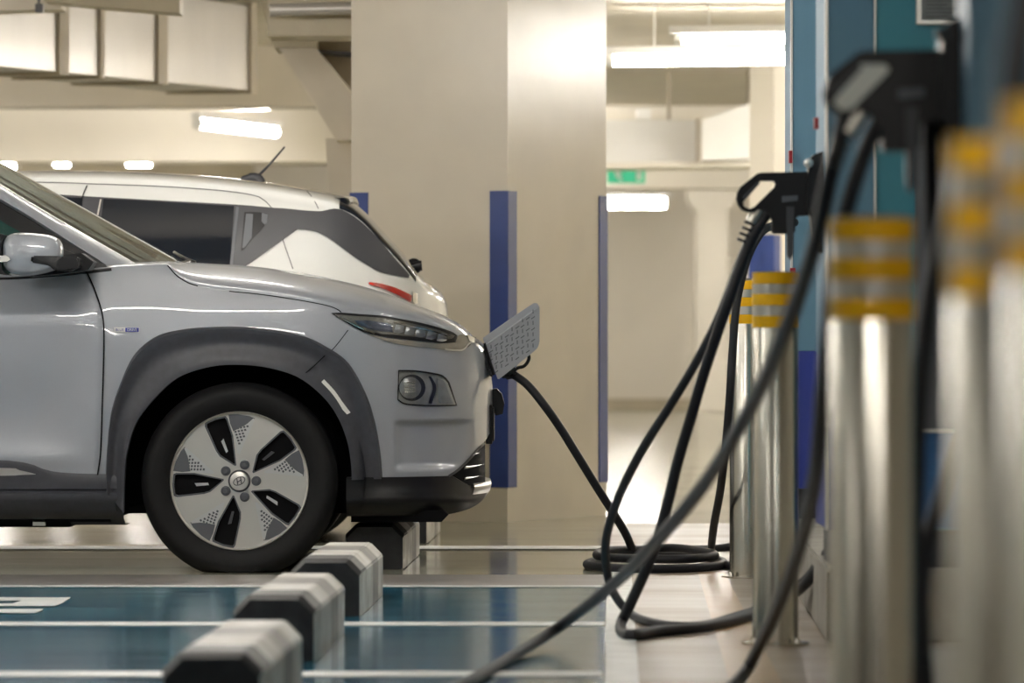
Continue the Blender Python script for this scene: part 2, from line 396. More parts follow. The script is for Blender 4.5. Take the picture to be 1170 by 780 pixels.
# right bright duct
t = thing('air_duct', 'brightly lit white duct above the green exit sign', 'air duct', P(780,185,40))
bm = B(); prismpx(bm, [(640,137),(797,137),(797,184),(640,186)], 40.0, 40.5); obj('duct_body', bm, M['white'], t)
bm = B(); prismpx(bm, [(802,137),(858,118),(858,182),(802,183)], 39.5, 40.4); obj('duct_branch', bm, M['white'], t)
bm = B(); prismpx(bm, [(797,134),(803,132),(803,187),(797,187)], 39.6, 40.5); obj('duct_flange', bm, M['ceil'], t)
bm = B(); prismpx(bm, [(640,186),(862,184),(862,190),(640,192)], 39.7, 40.5); obj('duct_ledge', bm, M['wall_far'], t)
bm = B(); boxpx(bm, 728,124,744,137,39.8,40.1,0,.004); obj('junction_box', bm, M['white'], t)
bm = B(); tube(bm, [P(870,60,36),P(870,470,36)], 0.045, 16); tag(obj('wall_pipe', bm, M['white'], smooth=True, angle=40), 'white vertical pipe beside the blue charging cabinets', 'pipe')
beam('pale beam below the ceiling beyond the bright duct', (0.2,46.0,2.02), (X1-.01,46.5,CE-.001), 'wall_far')
# exit sign
t = thing('exit_sign', 'green illuminated exit sign under the bright duct', 'sign', P(717,198,42))
bm = B(); boxpx(bm, 694,189,737,209,42,42.06,0,.004); obj('sign_box', bm, M['exit'], t)
bm = B(); prismpx(bm, [(702,194),(707,194),(711,199),(708,201),(712,206),(708,206),(703,201)], 41.985,42.0); obj('running_figure', bm, M['exit_white'], t)
bm = B(); prismpx(bm, [(727,193),(733,193),(733,206),(727,206)], 41.985,42.0); obj('door_symbol', bm, M['exit_white'], t)
bm = B(); tube(bm, [P(716,189,42.03),P(716,140,42.03)], .008, 8); obj('hanger', bm, M['white'], t)
# far column with capital, fire box, stains on the far right wall
t = thing('concrete_column', 'blurred far column with a flared head at the end of the aisle', 'column', (P(812,0,57).x,60,0))
bm = B(); box(bm, (P(795,0,60).x,60,0), (P(832,0,60).x,60.4,CE-.001), 0, .02); obj('shaft', bm, M['wall_far'], t)
bm = B(); prismpx(bm, [(785,205),(842,205),(842,228),(834,240),(793,240),(785,228)], 59.9, 60.5); obj('column_head', bm, M['wall_far'], t)
t = thing('fire_cabinet', 'small dark box low on the far wall beside the aisle', 'cabinet', P(824,450,60))
bm = B(); boxpx(bm, 819,418,834,448,61.7,61.97,0,.01); obj('cabinet_body', bm, M['duct_flange'], t)
bm = B(); boxpx(bm, 821,420,832,446,61.66,61.7,0,.004); obj('cabinet_door', bm, M['plinth'], t)

def rods(t, pts):
    for p in pts:
        bm = B(); tube(bm, [p, Vector((p.x,p.y,CE))], .012, 8); obj('hanger_rod', bm, M['duct_flange'], t)
for o_ in [o for o in C.objects if o.get('category')=='air duct']:
    ch_ = [c for c in C.objects if c.parent==o_]
    lo = None
    for c in ch_:
        vs = [v.co for v in c.data.vertices]
        top = max(v.z for v in vs)
        if top < CE-.002 and c.name.split('.')[0] in ('duct_body','duct_branch','upper_section'):
            xs = [v.x for v in vs if v.z > top-.03]; ys = [v.y for v in vs if v.z > top-.03]
            for f_ in (.2,.8): rods(o_, [Vector((min(xs)+(max(xs)-min(xs))*f_, min(ys)+(max(ys)-min(ys))*(.5), top-.01))])

# ---- lamps
def lamp(label, a, b, group=None, r=0.030, name='ceiling_lamp'):
    a = Vector(a); b = Vector(b); mid = (a+b)/2
    t = thing(name, label, 'ceiling lamp', mid, group)
    bm = B(); tube(bm, [a,b], r, 12); obj('light_tube', bm, M['tube'], t, smooth=True, angle=40)
    d = (b-a).normalized(); n = Vector((-d.y,d.x,0)).normalized()*0.036
    bm = B(); z = Vector((0,0,0.034)); ht = min(CE-0.002, mid.z+0.09)
    pts = [a-d*.05-n+z, b+d*.05-n+z, b+d*.05+n+z, a-d*.05+n+z]
    zz = min(p.z for p in pts); 
    prism(bm, pts, (0,0,0.045)); obj('lamp_housing', bm, M['white'], t)
    for e in (a,b):
        bm = B(); tube(bm, [e-d*0.02, e+d*0.02], r+0.006, 10); obj('tube_holder', bm, M['white'], t)
    top = mid.z+0.079
    if top < CE-0.01:
        for e in (a.lerp(b,.2), a.lerp(b,.8)):
            bm = B(); tube(bm, [Vector((e.x,e.y,e.z+.075)), Vector((e.x,e.y,CE))], 0.006, 6); obj('hanger', bm, M['white'], t)
    return t
lamp('long bright tube lamp left of the blue cabinets near the top', P(697,69.5,32), P(950,66.5,32))
lamp('upper tube lamp just above the long bright one near the cabinets', P(775,46,31.0), P(950,44,31.0), r=0.02)
lamp('bright tube lamp above the white hatchback aerial', P(226,141,41), P(315,151,42.5), r=.034)
lamp('thin tube lamp above the bright one over the aerial', P(235,122,39), P(310,122.5,39), r=.016)
lamp('bright tube lamp low on the right of the large column', P(680,231,55), P(762,231,55), r=.055)
lamp('small distant lamp right of centre above the hatchback roof', P(143,184,48), P(175,184,48), r=.045)
lamp('small distant lamp above the left part of the hatchback roof', P(60,184,48), P(82,184,48), r=.045)
lamp('small distant lamp at the left edge above the roof', P(-6,187,48), P(20,187,48), r=.045)
lamp('faint short lamp beneath the white duct at left', P(60,139,46), P(82,139,46), r=.02)
n = 0
for y in (2.5, 7.0, 12.5, 16.5, 20.5, 25.0):
    for x in (-7.5, -4.2, -1.2, 2.6):
        if y > 24 and x > -2: continue
        if y < 8 and not (x > 2 and y < 3) and x > -5: continue
        if x > 2 and 3 < y < 16: continue
        y2 = 20.38 if (y == 20.5 and x == -1.2) else y
        lamp('unseen tube lamp added to light the near bollards', (x-.6,y2,2.40), (x+.6,y2,2.40), 'tube lamps on the ceiling outside the view')
for y in (29.0, 34.0, 38.0, 44.0, 49.5, 55.0):  # extra lamps put in to brighten the far background
    for x in (-9.0, -5.6, 3.9, 5.2):
        if x > 5 and y > 40: continue
        lamp('unseen tube lamp added on the far ceiling to brighten the background', (x-.6,y,2.40), (x+.6,y,2.40), 'added tube lamps on the far ceiling')
for y in (37.0, 45.0, 53.0, 58.5):  # added lamps out of sight, lifting the far wall and duct
    lamp('added tube lamp on the ceiling, unseen behind the large column', (-0.5+.004*y,y,2.50), (0.1+.012*y-.2,y,2.50), 'added tube lamps unseen behind the large column')
lamp('added tube lamp, unseen behind the blue cabinets, brightening the white duct', (2.05,37.6,2.3), (3.2,37.6,2.3))  # fill lamp added for the duct
lamp('added tube lamp, unseen behind the blue cabinets, brightening the far wall', (3.0,57.6,2.3), (4.2,57.6,2.3))  # fill lamp added for the far wall
lamp('unseen tube lamp added to light the near bollards', (-0.6,3.6,2.40), (0.6,3.6,2.40), 'tube lamps on the ceiling outside the view')  # extra lamp, added because the near bollards came out dark
lamp('added tube lamp, unseen behind the large column, brightening the white duct', (-0.5,36.6,2.2), (0.35,36.6,2.2))  # second fill lamp added for the left part of the duct
lamp('low tube lamp right of the view lighting the side of the large column', (3.7,27.2,2.18), (4.9,28.2,2.18))

# ================================================================== WHEEL STOPS
def wheel_stop(label, u, d, L=1.32, H=0.167):
    x1 = (u-HU)*d/F; W, ch = 0.205, 0.038
    t = thing('wheel_stop', label, 'wheel stop', (x1-W/2,d,0), 'black and white concrete wheel stops')
    sk = 0.0242
    def sec(y, inset=0, drop=0):
        x = x1+sk*(y-d); c = ch
        return [Vector((x-inset,y,0)), Vector((x-inset,y,H-c-drop)), Vector((x-c-inset,y,H-drop)), Vector((x-W+c+inset,y,H-drop)), Vector((x-W+inset,y,H-c-drop)), Vector((x-W+inset,y,0))]
    cuts = [(0.0,0.22,'stop_black','black_band'),(0.22,0.50,'stop_white','white_band'),(0.50,0.75,'stop_grey','grey_band'),(0.75,1.0,'stop_white','white_band')]
    for i,(a,b,m,nm) in enumerate(cuts):
        bm = B()
        ys = [d+a*L, d+b*L]; secs = [sec(y) for y in ys]
        if i == 0: secs = [sec(d,0.006,0.012), sec(d+0.03)]+[secs[1]]
        if i == 3: secs = secs[:1]+[sec(d+L-.03), sec(d+L,0.006,0.02)]
        vs = [[bm.verts.new(p) for p in s] for s in secs]
        for k in range(len(vs)-1):
            for j in range(6):
                f = bm.faces.new((vs[k][j],vs[k][(j+1)%6],vs[k+1][(j+1)%6],vs[k+1][j]))
                if i == 0 and j in (0,): f.material_index = 1
        bm.faces.new(vs[0]); bm.faces.new(list(reversed(vs[-1])))
        bmesh.ops.recalc_face_normals(bm, faces=bm.faces[:])
        bmesh.ops.bevel(bm, geom=[e for e in bm.edges if abs((e.verts[0].co-e.verts[1].co).x)<.01 and abs((e.verts[0].co-e.verts[1].co).z)<0.001], offset=.004, segments=2, affect='EDGES')
        obj(nm, bm, [M[m], M['stop_white']], t)
    return t
wheel_stop('nearest concrete wheel stop, cut by the bottom edge of the picture', 300, 11.25)
wheel_stop('second nearest concrete wheel stop on the blue floor', 361, 13.75)
wheel_stop('concrete wheel stop just right of the front tyre', 413, 16.0)
wheel_stop('concrete wheel stop under the front bumper of the silver car', 462, 19.3, H=.157)
wheel_stop('farthest concrete wheel stop, beyond the car bumper', 489, 21.7)

# ================================================================== BOLLARDS
def bollard(label, u, d, H, bands, R=0.0595):
    x = (u-HU)*d/F
    t = thing('steel_bollard', label, 'bollard', (x,d,0), 'stainless steel bollards with yellow bands')
    bm = B(); lathe(bm, [(0,0.008),(R,0.008),(R,H-0.012),(R-0.004,H-.003),(R-.012,H),(0,H)], (x,d,0), 'z', 48)
    obj('post', bm, M['steel'], t, smooth=True, angle=35)
    for z0,z1 in bands:
        bm = B(); lathe(bm, [(R+.0012,z0),(R+.0012,z1),(R,z1),(R,z0)], (x,d,0), 'z', 48, closed_prof=True)
        obj('yellow_band', bm, M['yellow'], t, smooth=True, angle=35)
    for z0,z1 in ((bands[1][1],bands[0][0]),(bands[2][1],bands[1][0])):
        bm = B(); lathe(bm, [(R+.0008,z0+.001),(R+.0008,z1-.001),(R,z1-.001),(R,z0+.001)], (x,d,0), 'z', 48, closed_prof=True)
        obj('grey_band', bm, M['rib'], t, smooth=True, angle=35)
    bm = B(); lathe(bm, [(0,0),(R+.028,0),(R+.028,.008),(0,.009)], (x,d,0), 'z', 40); bp = obj('base_plate', bm, M['steel'], t, smooth=True, angle=35)
    for k in range(4):
        a = PI/4+k*PI/2; bm = B(); lathe(bm, [(0,.022),(.007,.021),(.009,.008),(0,.008)], (x+math.cos(a)*(R+.017), d+math.sin(a)*(R+.017),0), 'z', 8)
        o = obj('bolt', bm, M['steel'], bp); o.matrix_parent_inverse = Matrix.Translation((x,d,0)).inverted()
    return t
bd = [(0.938,0.968),(0.882,0.912),(0.825,0.855)]
bollard('farthest steel bollard, half hidden behind the next one', 854, 18.6, 0.995, [(a+.02,b+.02) for a,b in bd])
bollard('steel bollard with bolted base right of the far connector cables', 886, 14.55, 0.970, bd)
bollard('wide blurred steel bollard standing alone in the middle right', 996, 8.0, 0.972, bd)
bollard('blurred near bollard second from the right edge', 1163, 4.9, 0.973, [(0.944,0.973),(0.889,0.917),(0.835,0.862)])
bollard('nearest bollard cut by the right edge of the picture', 1242, 4.1, 0.973, [(0.944,0.973),(0.895,0.920),(0.846,0.872)])

# ================================================================== CHARGERS
bm = B(); 
pts = [Vector((0.822,14.64,0)),Vector((1.75,14.64,0)),Vector((1.9,24,0)),Vector((1.03,24,0))]
prism(bm, pts, (0,0,0.194)); bmesh.ops.bevel(bm, geom=bm.edges[:], offset=.008, segments=2, affect='EDGES')
tag(obj('kerb', bm, M['concrete']), 'low grey concrete kerb under the far charging cabinets', 'kerb')
bm = B(); pts = [Vector((0.70,8.95,0)),Vector((1.6,8.95,0)),Vector((1.72,13.2,0)),Vector((1.30,13.2,0)),Vector((1.25,11.0,0)),Vector((0.74,11.0,0))]
prism(bm, pts, (0,0,0.194)); bmesh.ops.bevel(bm, geom=bm.edges[:], offset=.008, segments=2, affect='EDGES')
tag(obj('kerb', bm, M['concrete']), 'low grey concrete kerb under the near charging cabinet', 'kerb')
def charger(label, xf, d, depth, width, H=2.15):
    t = thing('charging_station', label, 'charging station', (xf,d,0.194))
    zb = 0.294
    bm = B(); box(bm, (xf+.02,d+.02,0.194), (xf+width-.02,d+depth-.02,zb)); obj('plinth', bm, M['plinth'], t)
    bm = B(); box(bm, (xf,d,zb+.46), (xf+.12,d+depth,H),0,.004); obj('front_cabinet', bm, M['blue'], t)
    bm = B(); box(bm, (xf,d,zb), (xf+.12,d+depth,zb+.46),0,.004); obj('lower_front_cabinet', bm, M['deepblue'], t)
    bm = B(); box(bm, (xf+.126,d+.004,zb), (xf+width,d+depth,H),0,.004); obj('rear_cabinet', bm, M['teal'], t)
    bm = B(); box(bm, (xf-.008,d-.004,zb), (xf-.0005,d+.02,H)); obj('edge_strip', bm, M['alu'] if d > 10 else M['blue'], t)
    bm = B(); box(bm, (xf+.1205,d-.002,zb), (xf+.1255,d+.02,H)); obj('seam_strip', bm, M['alu'], t)
    return t
chF = charger('farthest blue charging cabinet behind the far connector', 0.938, 18.7, 0.55, 0.75)
chG = charger('middle blue charging cabinet with framed notice, holding the far connector', 0.830, 14.70, 0.60, 0.80)
chH = charger('nearest blue charging cabinet behind the blurred connector', 0.742, 9.00, 0.36, 0.80)
def red_dot(t, u, v0, v1, d, w=3):
    bm = B(); boxpx(bm, u, v0, u+w, v1, d-.02, d+.03, 0, .001); obj('red_reflector', bm, M['red'], t)
red_dot(chF, 901.5, 172, 186, 18.68, 4); red_dot(chG, 930.5, 134, 147, 14.68, 5)
red_dot(chF, 903, 306, 312, 18.68, 6)
# G side details
bm = B(); boxpx(bm, 1046, 122, 1098, 490, 14.688, 14.706, 0, .003); obj('grey_side_panel', bm, M['ventgrey'], chG)
bm = B(); boxpx(bm, 1046, 490, 1098, 494, 14.682, 14.70, 0, .001); obj('panel_sill', bm, M['alu'], chG)
bm = B(); boxpx(bm, 1047, -14, 1104, 28, 14.680, 14.703, 0, .003); fr_ = obj('notice_frame', bm, M['alu'], chG)
bm = B(); boxpx(bm, 1053, -12, 1098, 23, 14.676, 14.681); o = obj('notice', bm, M['paper'], chG)
# the notice carries lines of small print (unreadable in the photograph: grey rules)
bm = B()
for k in range(6): boxpx(bm, 1058, -4+k*4.4, 1093-(k%3)*5, -2.6+k*4.4, 14.673, 14.6765)
obj('notice_print', bm, M['ventgrey'], chG)
bm = B(); boxpx(bm, 999, 494, 1110, 604, 14.690, 14.706, 0, .003); obj('lower_side_panel', bm, M['lowblue'], chG)
# holsters
def holster(t, s, u0, v0, d):
    """outline scaled about (943,235) of the far one; s = scale of near to far; (u0,v0) its anchor"""
    def q(u,v): return (u0+(u-943)*s, v0+(v-235)*s)
    bm = B(); prismpx(bm, [q(*p) for p in ((925,182),(931,176),(943,172),(943.4,290),(938,288),(929,282),(927,248),(922,236))], d-.05, d+.05); 
    h = obj('holster', bm, M['black'], t)
    bm = B(); prismpx(bm, [q(*p) for p in ((899,236),(908,236),(907,290),(903,297),(900,292))], d-.03, d-.005); obj('holster_arm', bm, M['grey_trim'], t)
    bm = B(); lathe(bm, [(0,-.075),(.012,-.07),(.012,-.05),(0,-.05)], P(*q(923,187),d), 'y', 12); obj('holster_screw', bm, M['alu'] if s < 1.2 else M['grey_trim'], t)
holster(chG, 1.0, 942.5, 235, 15.0)
holster(chH, 1.64, 1107, 120, 9.3)
bm = B(); prismpx(bm, [(1106,2),(1098,24),(1076,72),(1062,110),(1056,150),(1060,300),(1106,300)], 9.3, 9.35); obj('holster_back', bm, M['dark'], chH)

# ---- connectors with their cables
def connector(name_label, s, u0, v0, d, cables, cat='charging connector'):
    t = thing('charging_connector', name_label, cat, P(u0,v0,d))
    def q(u,v): return (u0+(u-943)*s, v0+(v-235)*s)
    outer = [(866,198),(870,197),(926,196),(926,246),(910,247),(909,267),(882,267),(883,250),(876,243),(868,238),(864,241),(857,243),(849,240),(844,234),(842,227),(843,220),(847,213)]
    hole = [(848.5,233),(854,238.5),(861,238),(887,212),(887,208),(884,206.5),(868,206.5),(862,211)]
    bm = B(); prismpx(bm, [q(*p) for p in outer], d-.026, d+.026, 0, [[q(*p) for p in hole]])
    bmesh.ops.bevel(bm, geom=[e for e in bm.edges if e.is_boundary is False and e.calc_face_angle(0)>0.6], offset=.004, segments=2, affect='EDGES')
    obj('handle', bm, M['black'], t, smooth=True, angle=40)
    bm = B(); prismpx(bm, [q(*p) for p in ((894,224),(912,223),(912,229),(894,231))], d-.030, d-.024); obj('grey_latch', bm, M['ventgrey'], t)
    bm = B(); prismpx(bm, [q(*p) for p in ((849,224),(866,207),(869,209),(851,229))], d-.029, d-.024); obj('grip_inlay', bm, M['grey_trim'], t)
    if s > 1.2:
        bm = B(); prismpx(bm, [q(*p) for p in hole], d-.0275, d+.0275); obj('grip_insert', bm, M['insert'], t)
    c0 = P(*q(868,239),d); c1 = P(*q(858,254),d)
    bm = B(); tube(bm, [c0,c1], .017, 14); obj('collar', bm, M['rib'], t, smooth=True, angle=40)
    for path,r,nm in cables:
        bm = B(); tube(bm, crom(path, 10), r, 12); obj(nm, bm, M['cable'], t, smooth=True, angle=40)
    # strain relief ribs
    for k in range(4):
        a_ = P(*q(858-2.8*k,254+6.5*k),d); b_ = P(*q(856.8-2.8*k,257+6.5*k),d)
        bm = B(); tube(bm, [a_,b_], .0165, 12); obj('relief_ring', bm, M['trimblack'], t, smooth=True, angle=40)
    return t
r1 = .0150
def W3(u,v,d): return P(u,v,d)
def FL(u,v,h=.016): # point on the floor, raised by the cable radius
    d = (HC-h)*F/(v-HV); return P(u,v,d)
pathA = [P(884,236,15.0),P(872,250,15.0),P(857,276,15.0),P(843,312,15.0),P(832,345,15.0),P(818,385,15.05),P(803,430,15.1),P(790,475,15.15),P(775,525,15.2),
         P(763,575,15.25),P(750,620,15.3),P(736,655,15.3),P(720,690,15.4),P(709,715,15.4),FL(717,725),FL(750,721),FL(800,716),FL(840,708),FL(868,698),FL(890,688.),P(915,672,15.85),P(935,648,15.7),P(950,625,15.5),P(962,600,15.4)]
pathB = [P(878,240,15.05),P(862,262,15.08),P(846,298,15.08),P(833,333,15.1),P(817,372,15.1),P(800,405,15.2),P(783,435,15.3),P(760,472,15.4),P(740,503,15.5),P(718,543,15.6),
         P(701,583,15.7),P(692,620,15.8),P(694,656,15.9),P(704,682,15.9),FL(722,702),FL(745,711),FL(775,715),FL(806,713.5),FL(840,704),FL(868,694),P(915,666,15.95),P(935,643,15.8),P(952,620,15.7),P(962,600,15.6)]
connector('black charging connector hung on the middle cabinet with cables looping to the floor', 1.0, 942.5, 235, 15.0,
          [(pathA,r1,'cable'),(pathB,.0125,'cable')])
pathE = [P(968,118,9.3),P(962,150,9.3),P(948,205,9.35),P(935,265,9.45),P(915,330,9.7),P(888,400,10.1),P(855,470,10.7),P(805,552,11.5),P(750,618,12.5),P(700,668,13.5),P(640,715,14.4),FL(585,750),FL(540,776),FL(480,806)]
pathF = [P(1012,128,9.3),P(992,165,9.3),P(970,230,9.3),P(955,300,9.35),P(947,370,9.45),P(940,450,9.7),P(932,540,10.1),P(915,620,10.8),P(890,690,11.8),P(864,745,12.9),FL(845,776),FL(800,815)]
connector('large blurred black connector hung on the nearest cabinet', 1.64, 1107, 120, 9.3,
          [(pathE,.0145,'cable'),(pathF,.0145,'cable')])
def loose(label, path, r, name='charging_cable'):
    bm = B(); tube(bm, crom(path, 10), r, 12); return tag(obj(name, bm, M['cable'], smooth=True, angle=40), label, 'cable', 'loose black charging cables')
loose('thin black cable hanging down the left side of the farthest bollard', [P(908,254,18.66),P(896,257,18.5),P(882,258,18.3),P(868,268,18.2),P(853,298,18.2),P(842,345,18.2),P(837,400,18.2),P(834,450,18.2),P(829,510,18.3),P(823,560,18.5),P(815,605,18.9),FL(814,634),FL(830,645),FL(860,647),FL(895,641), P(925,628,18.9)], .0135)
loose('dark blurred cable falling from the nearest cabinet behind the lone bollard', [P(1092,160,8.95),P(1082,240,8.9),P(1064,330,8.85),P(1052,430,8.8),P(1046,540,8.75),P(1043,680,8.7),P(1044,800,8.65),P(1060,940,8.6),P(1075,972,8.6)], .015)
loose('short dark cable curving in front of the deep blue panel', [P(1105,470,8.95),P(1092,500,8.9),P(1078,560,8.88),P(1060,620,8.85),P(1054,700,8.8),P(1064,830,8.8),P(1085,940,8.8)], .012)
loose('very blurred cable crossing the nearest bollards at the right edge', [P(1185,-60,4.5),P(1172,0,4.5),P(1158,100,4.5),P(1150,200,4.5),P(1145,300,4.5),P(1146,420,4.5),P(1165,700,4.5),P(1200,1200,4.52),P(1230,1480,4.53),P(1260,1515,4.55),P(1320,1518,4.6)], .013)

# ================================================================== CAR BODY TOOLS
class Side:
    def __init__(s, k, ynear, Wm, un, ur, g, Lf=230, Lr=200, nf=2.5, nr=2.6, disp=None):
        s.k=k; s.Wm=Wm; s.yc=ynear+Wm; s.un=un; s.ur=ur; s.g=g; s.Lf=Lf; s.Lr=Lr; s.nf=nf; s.nr=nr; s.disp=disp
    def plan(s, u):
        a = min(1,max(0,(s.un-u)/s.Lf)); b = min(1,max(0,(u-s.ur)/s.Lr))
        return (max(0,1-(1-a)**s.nf))**(1/s.nf) * (max(0,1-(1-b)**s.nr))**(1/s.nr)
    def W(s, u, v):
        w = s.Wm*s.plan(u)*s.g(v)
        if s.disp: w += s.disp(u,v)
        return w
    def xz(s, u, v): return ((u-HU)*s.k, HC+(HV-v)*s.k)
    def pt(s, u, v, off=0, side=1):
        x,z = s.xz(u,v); return Vector((x, s.yc-side*(max(0,s.W(u,v))+off), z))
    def at(s, u, v, w, side=1):   # explicit half width
        x,z = s.xz(u,v); return Vector((x, s.yc-side*w, z))

def band(S, A, Bc, n, m, off, name, mt, parent, skirt=0.02, mirror=False, smooth=True, angle=50, sm=True):
    """patch between outline A and outline Bc (px), both resampled to n, m rows across; off(s,t) or number"""
    fo = off if callable(off) else (lambda s_,t_: off)
    A = resample(A,n,sm); Bc = resample(Bc,n,sm)
    for side in ((1,-1) if mirror else (1,)):
        rows = []
        for j in range(m+1):
            t = j/m; r = []
            for i in range(n):
                u = A[i][0]*(1-t)+Bc[i][0]*t; v = A[i][1]*(1-t)+Bc[i][1]*t
                r.append(S.pt(u,v,fo(i/(n-1),t),side))
            rows.append(r)
        bm = B(); vs = gridmesh(bm, rows)
        if skirt:
            lp = vs[0]+[vs[j][-1] for j in range(1,m+1)]+list(reversed(vs[-1][:-1]))+[vs[j][0] for j in range(m-1,0,-1)]
            dn = [bm.verts.new(v.co+Vector((0,side*skirt,0))) for v in lp]
            L = len(lp)
            for i in range(L):
                bm.faces.new((lp[i],lp[(i+1)%L],dn[(i+1)%L],dn[i]))
        bmesh.ops.recalc_face_normals(bm, faces=bm.faces[:])
        # make sure the outer face looks outward
        bm.faces.ensure_lookup_table()
        if bm.faces[0].normal.y*side > 0 and not skirt:
            bmesh.ops.reverse_faces(bm, faces=bm.faces[:])
        o = obj(name, bm, mt, parent, smooth=smooth, angle=angle)
    return o
def ribbon(S, pts, w, off, name, mt, parent, n=40, mirror=False):
    q = resample(pts, n)
    A = []; Bc = []
    for i in range(n):
        a = q[max(0,i-1)]; b = q[min(n-1,i+1)]; dx,dy = b[0]-a[0], b[1]-a[1]; L = math.hypot(dx,dy) or 1
        A.append((q[i][0]-dy/L*w/2, q[i][1]+dx/L*w/2)); Bc.append((q[i][0]+dy/L*w/2, q[i][1]-dx/L*w/2))
    return band(S, A, Bc, n, 1, off, name, mt, parent, skirt=0.004, mirror=mirror, sm=False)

# ================================================================== SILVER CAR
K = 19.05/F
Y1N = 19.0
gK = pchip([(290,.90),(305,.925),(330,.955),(360,.985),(400,1.0),(450,1.0),(500,.992),(545,.98),(600,.965)])
def dispK(u, v):
    d = 0.0
    # door: concave flank with a lower crest
    a = ss(118, 40, u)*ss(-330,-250,u)
    d -= 0.022*a*math.exp(-((v-470)/45)**2)
    d += 0.016*a*math.exp(-((v-522)/14)**2)
    d += 0.007*ss(135,85,u)*math.exp(-((v-368)/16)**2)
    # flare round the arch
    r = math.hypot(u-280, (v-545))
    d += 0.003*math.exp(-((r-178)/20)**2)*ss(560,520,v)
    # recess in the bumper under the lamp
    if u > 445 and 470 < v < 545:
        m_ = ss(451,455.5,u)*ss(480,486,v)*ss(538,530,v)*ss(548,520,u+ (v-481)*.3)
        d -= 0.028*m_
    return d
SK = Side(K, Y1N, 0.90, 562.5, -842, gK, Lf=235, nf=2.6, disp=dispK)
car = thing('electric_car', 'silver-grey crossover with black arch cladding, charging at its nose', 'car', (P(274,0,19.05).x-1.3, SK.yc, 0))

vbK = pchip([(-842,540),(-500,529),(0,529),(35,533),(50,539),(68,543),(122,545),(513,545),(530,531),(546,515),(556,503),(562.4,490)])
vsK = pchip([(-842,400),(-800,330),(-700,300),(-300,316),(0,318),(70,314),(127,307),(188,303),(203,315),(215,322),(235,328),(270,333),(330,341),(385,352),(440,361),(478,367),(495,371),(512,378),(535,392),(550,407),(558,425),(562.4,450)])
vtK = pchip([(-842,390),(-800,320),(-700,290),(-300,300),(0,300),(120,296),(183,296),(240,298.5),(287,302),(358,313),(430,331),(473,347.5),(506,360),(525,371),(538,383),(552,398),(559,419),(562.4,449)])
us = []
u = -842
while u < -500: us.append(u); u += 12
while u < 120: us.append(u); u += 6
while u < 500: us.append(u); u += 3
while u < 552: us.append(u); u += 2
while u < 561: us.append(u); u += .8
us += [561.2,561.7,562.1,562.4]
nA, nB, pB = 78, 26, 2.7
def holeK(u, v):
    return math.hypot(u-274, v-549) < 148 or math.hypot(u+600, v-549) < 148
bmA = B(); bmH = B()
for side in (1,-1):
    rows = []; px = []
    for u in us:
        vb, vs_ = vbK(u), vsK(u)
        r = []; q = []
        for j in range(nA+1):
            v = vb+(vs_-vb)*j/nA; r.append(SK.pt(u,v,0,side)); q.append((u,v))
        rows.append(r); px.append(q)
    def cond(i,j):
        a = px[i][j]; b = px[i+1][j+1]; return not holeK((a[0]+b[0])/2,(a[1]+b[1])/2)
    gridmesh(bmA, rows, 0, cond)
    # cap (bonnet) rows
    rows = []
    for u in us:
        vs_, vt = vsK(u), min(vtK(u), vsK(u)-0.2); W = SK.W(u, vs_); r = []
        for j in range(nB+1):
            th = PI/2*j/nB
            w = W*max(0,math.cos(th))**(2/pB); v = vs_+(vt-vs_)*math.sin(th)**(2/pB)
            # raised crease lines of the bonnet
            cr = 0.7*math.exp(-((w/SK.Wm-0.62)/.05)**2)*ss(190,260,u)*ss(520,440,u)
            r.append(SK.at(u, v-cr*ss(0,.1,1-w/max(W,1e-4)), w, side))
        rows.append(r)
    iC = next(i for i,u in enumerate(us) if u >= 186); iD = next(i for i,u in enumerate(us) if u >= 506)
    gridmesh(bmA, rows, 0, lambda i,j: i < iC or i >= iD)
    gridmesh(bmH, rows, 0, lambda i,j: iC <= i < iD)
for b_ in (bmA,bmH):
    bmesh.ops.remove_doubles(b_, verts=b_.verts[:], dist=0.0003)
    bmesh.ops.delete(b_, geom=[v for v in b_.verts if not v.link_faces], context='VERTS')
    bmesh.ops.recalc_face_normals(b_, faces=b_.faces[:])
obj('body_shell', bmA, M['paint_silver'], car, smooth=True)
obj('bonnet', bmH, M['paint_silver'], car, smooth=True)
# inner dark underbody
bm = B()
x0,_ = SK.xz(-800,0); x1,_ = SK.xz(505,0)
xa,_ = SK.xz(125,0); xb,_ = SK.xz(-450,0)
box(bm, (xb,SK.yc-.80,.17), (xa,SK.yc+.80,.42)); box(bm, (xa,SK.yc-.5,.19), (x1-.05,SK.yc+.5,.62)); box(bm, (x0,SK.yc-.5,.2), (xb,SK.yc+.5,.5))
obj('underbody', bm, M['dark'], car)
# small pads under the sill
bm = B(); a = SK.at(0,602,.70); b_ = SK.at(75,590,.70); 
box(bm, (SK.xz(-60,0)[0],SK.yc-.76,SK.xz(0,603)[1]),(SK.xz(78,0)[0],SK.yc+.76,.2)); obj('jacking_rail', bm, M['dark'], car)
bm = B(); box(bm, (SK.xz(36,0)[0],SK.yc-.80,SK.xz(0,601)[1]),(SK.xz(50,0)[0],SK.yc-.765,SK.xz(0,592)[1])); obj('pale_clip', bm, M['white'], car)

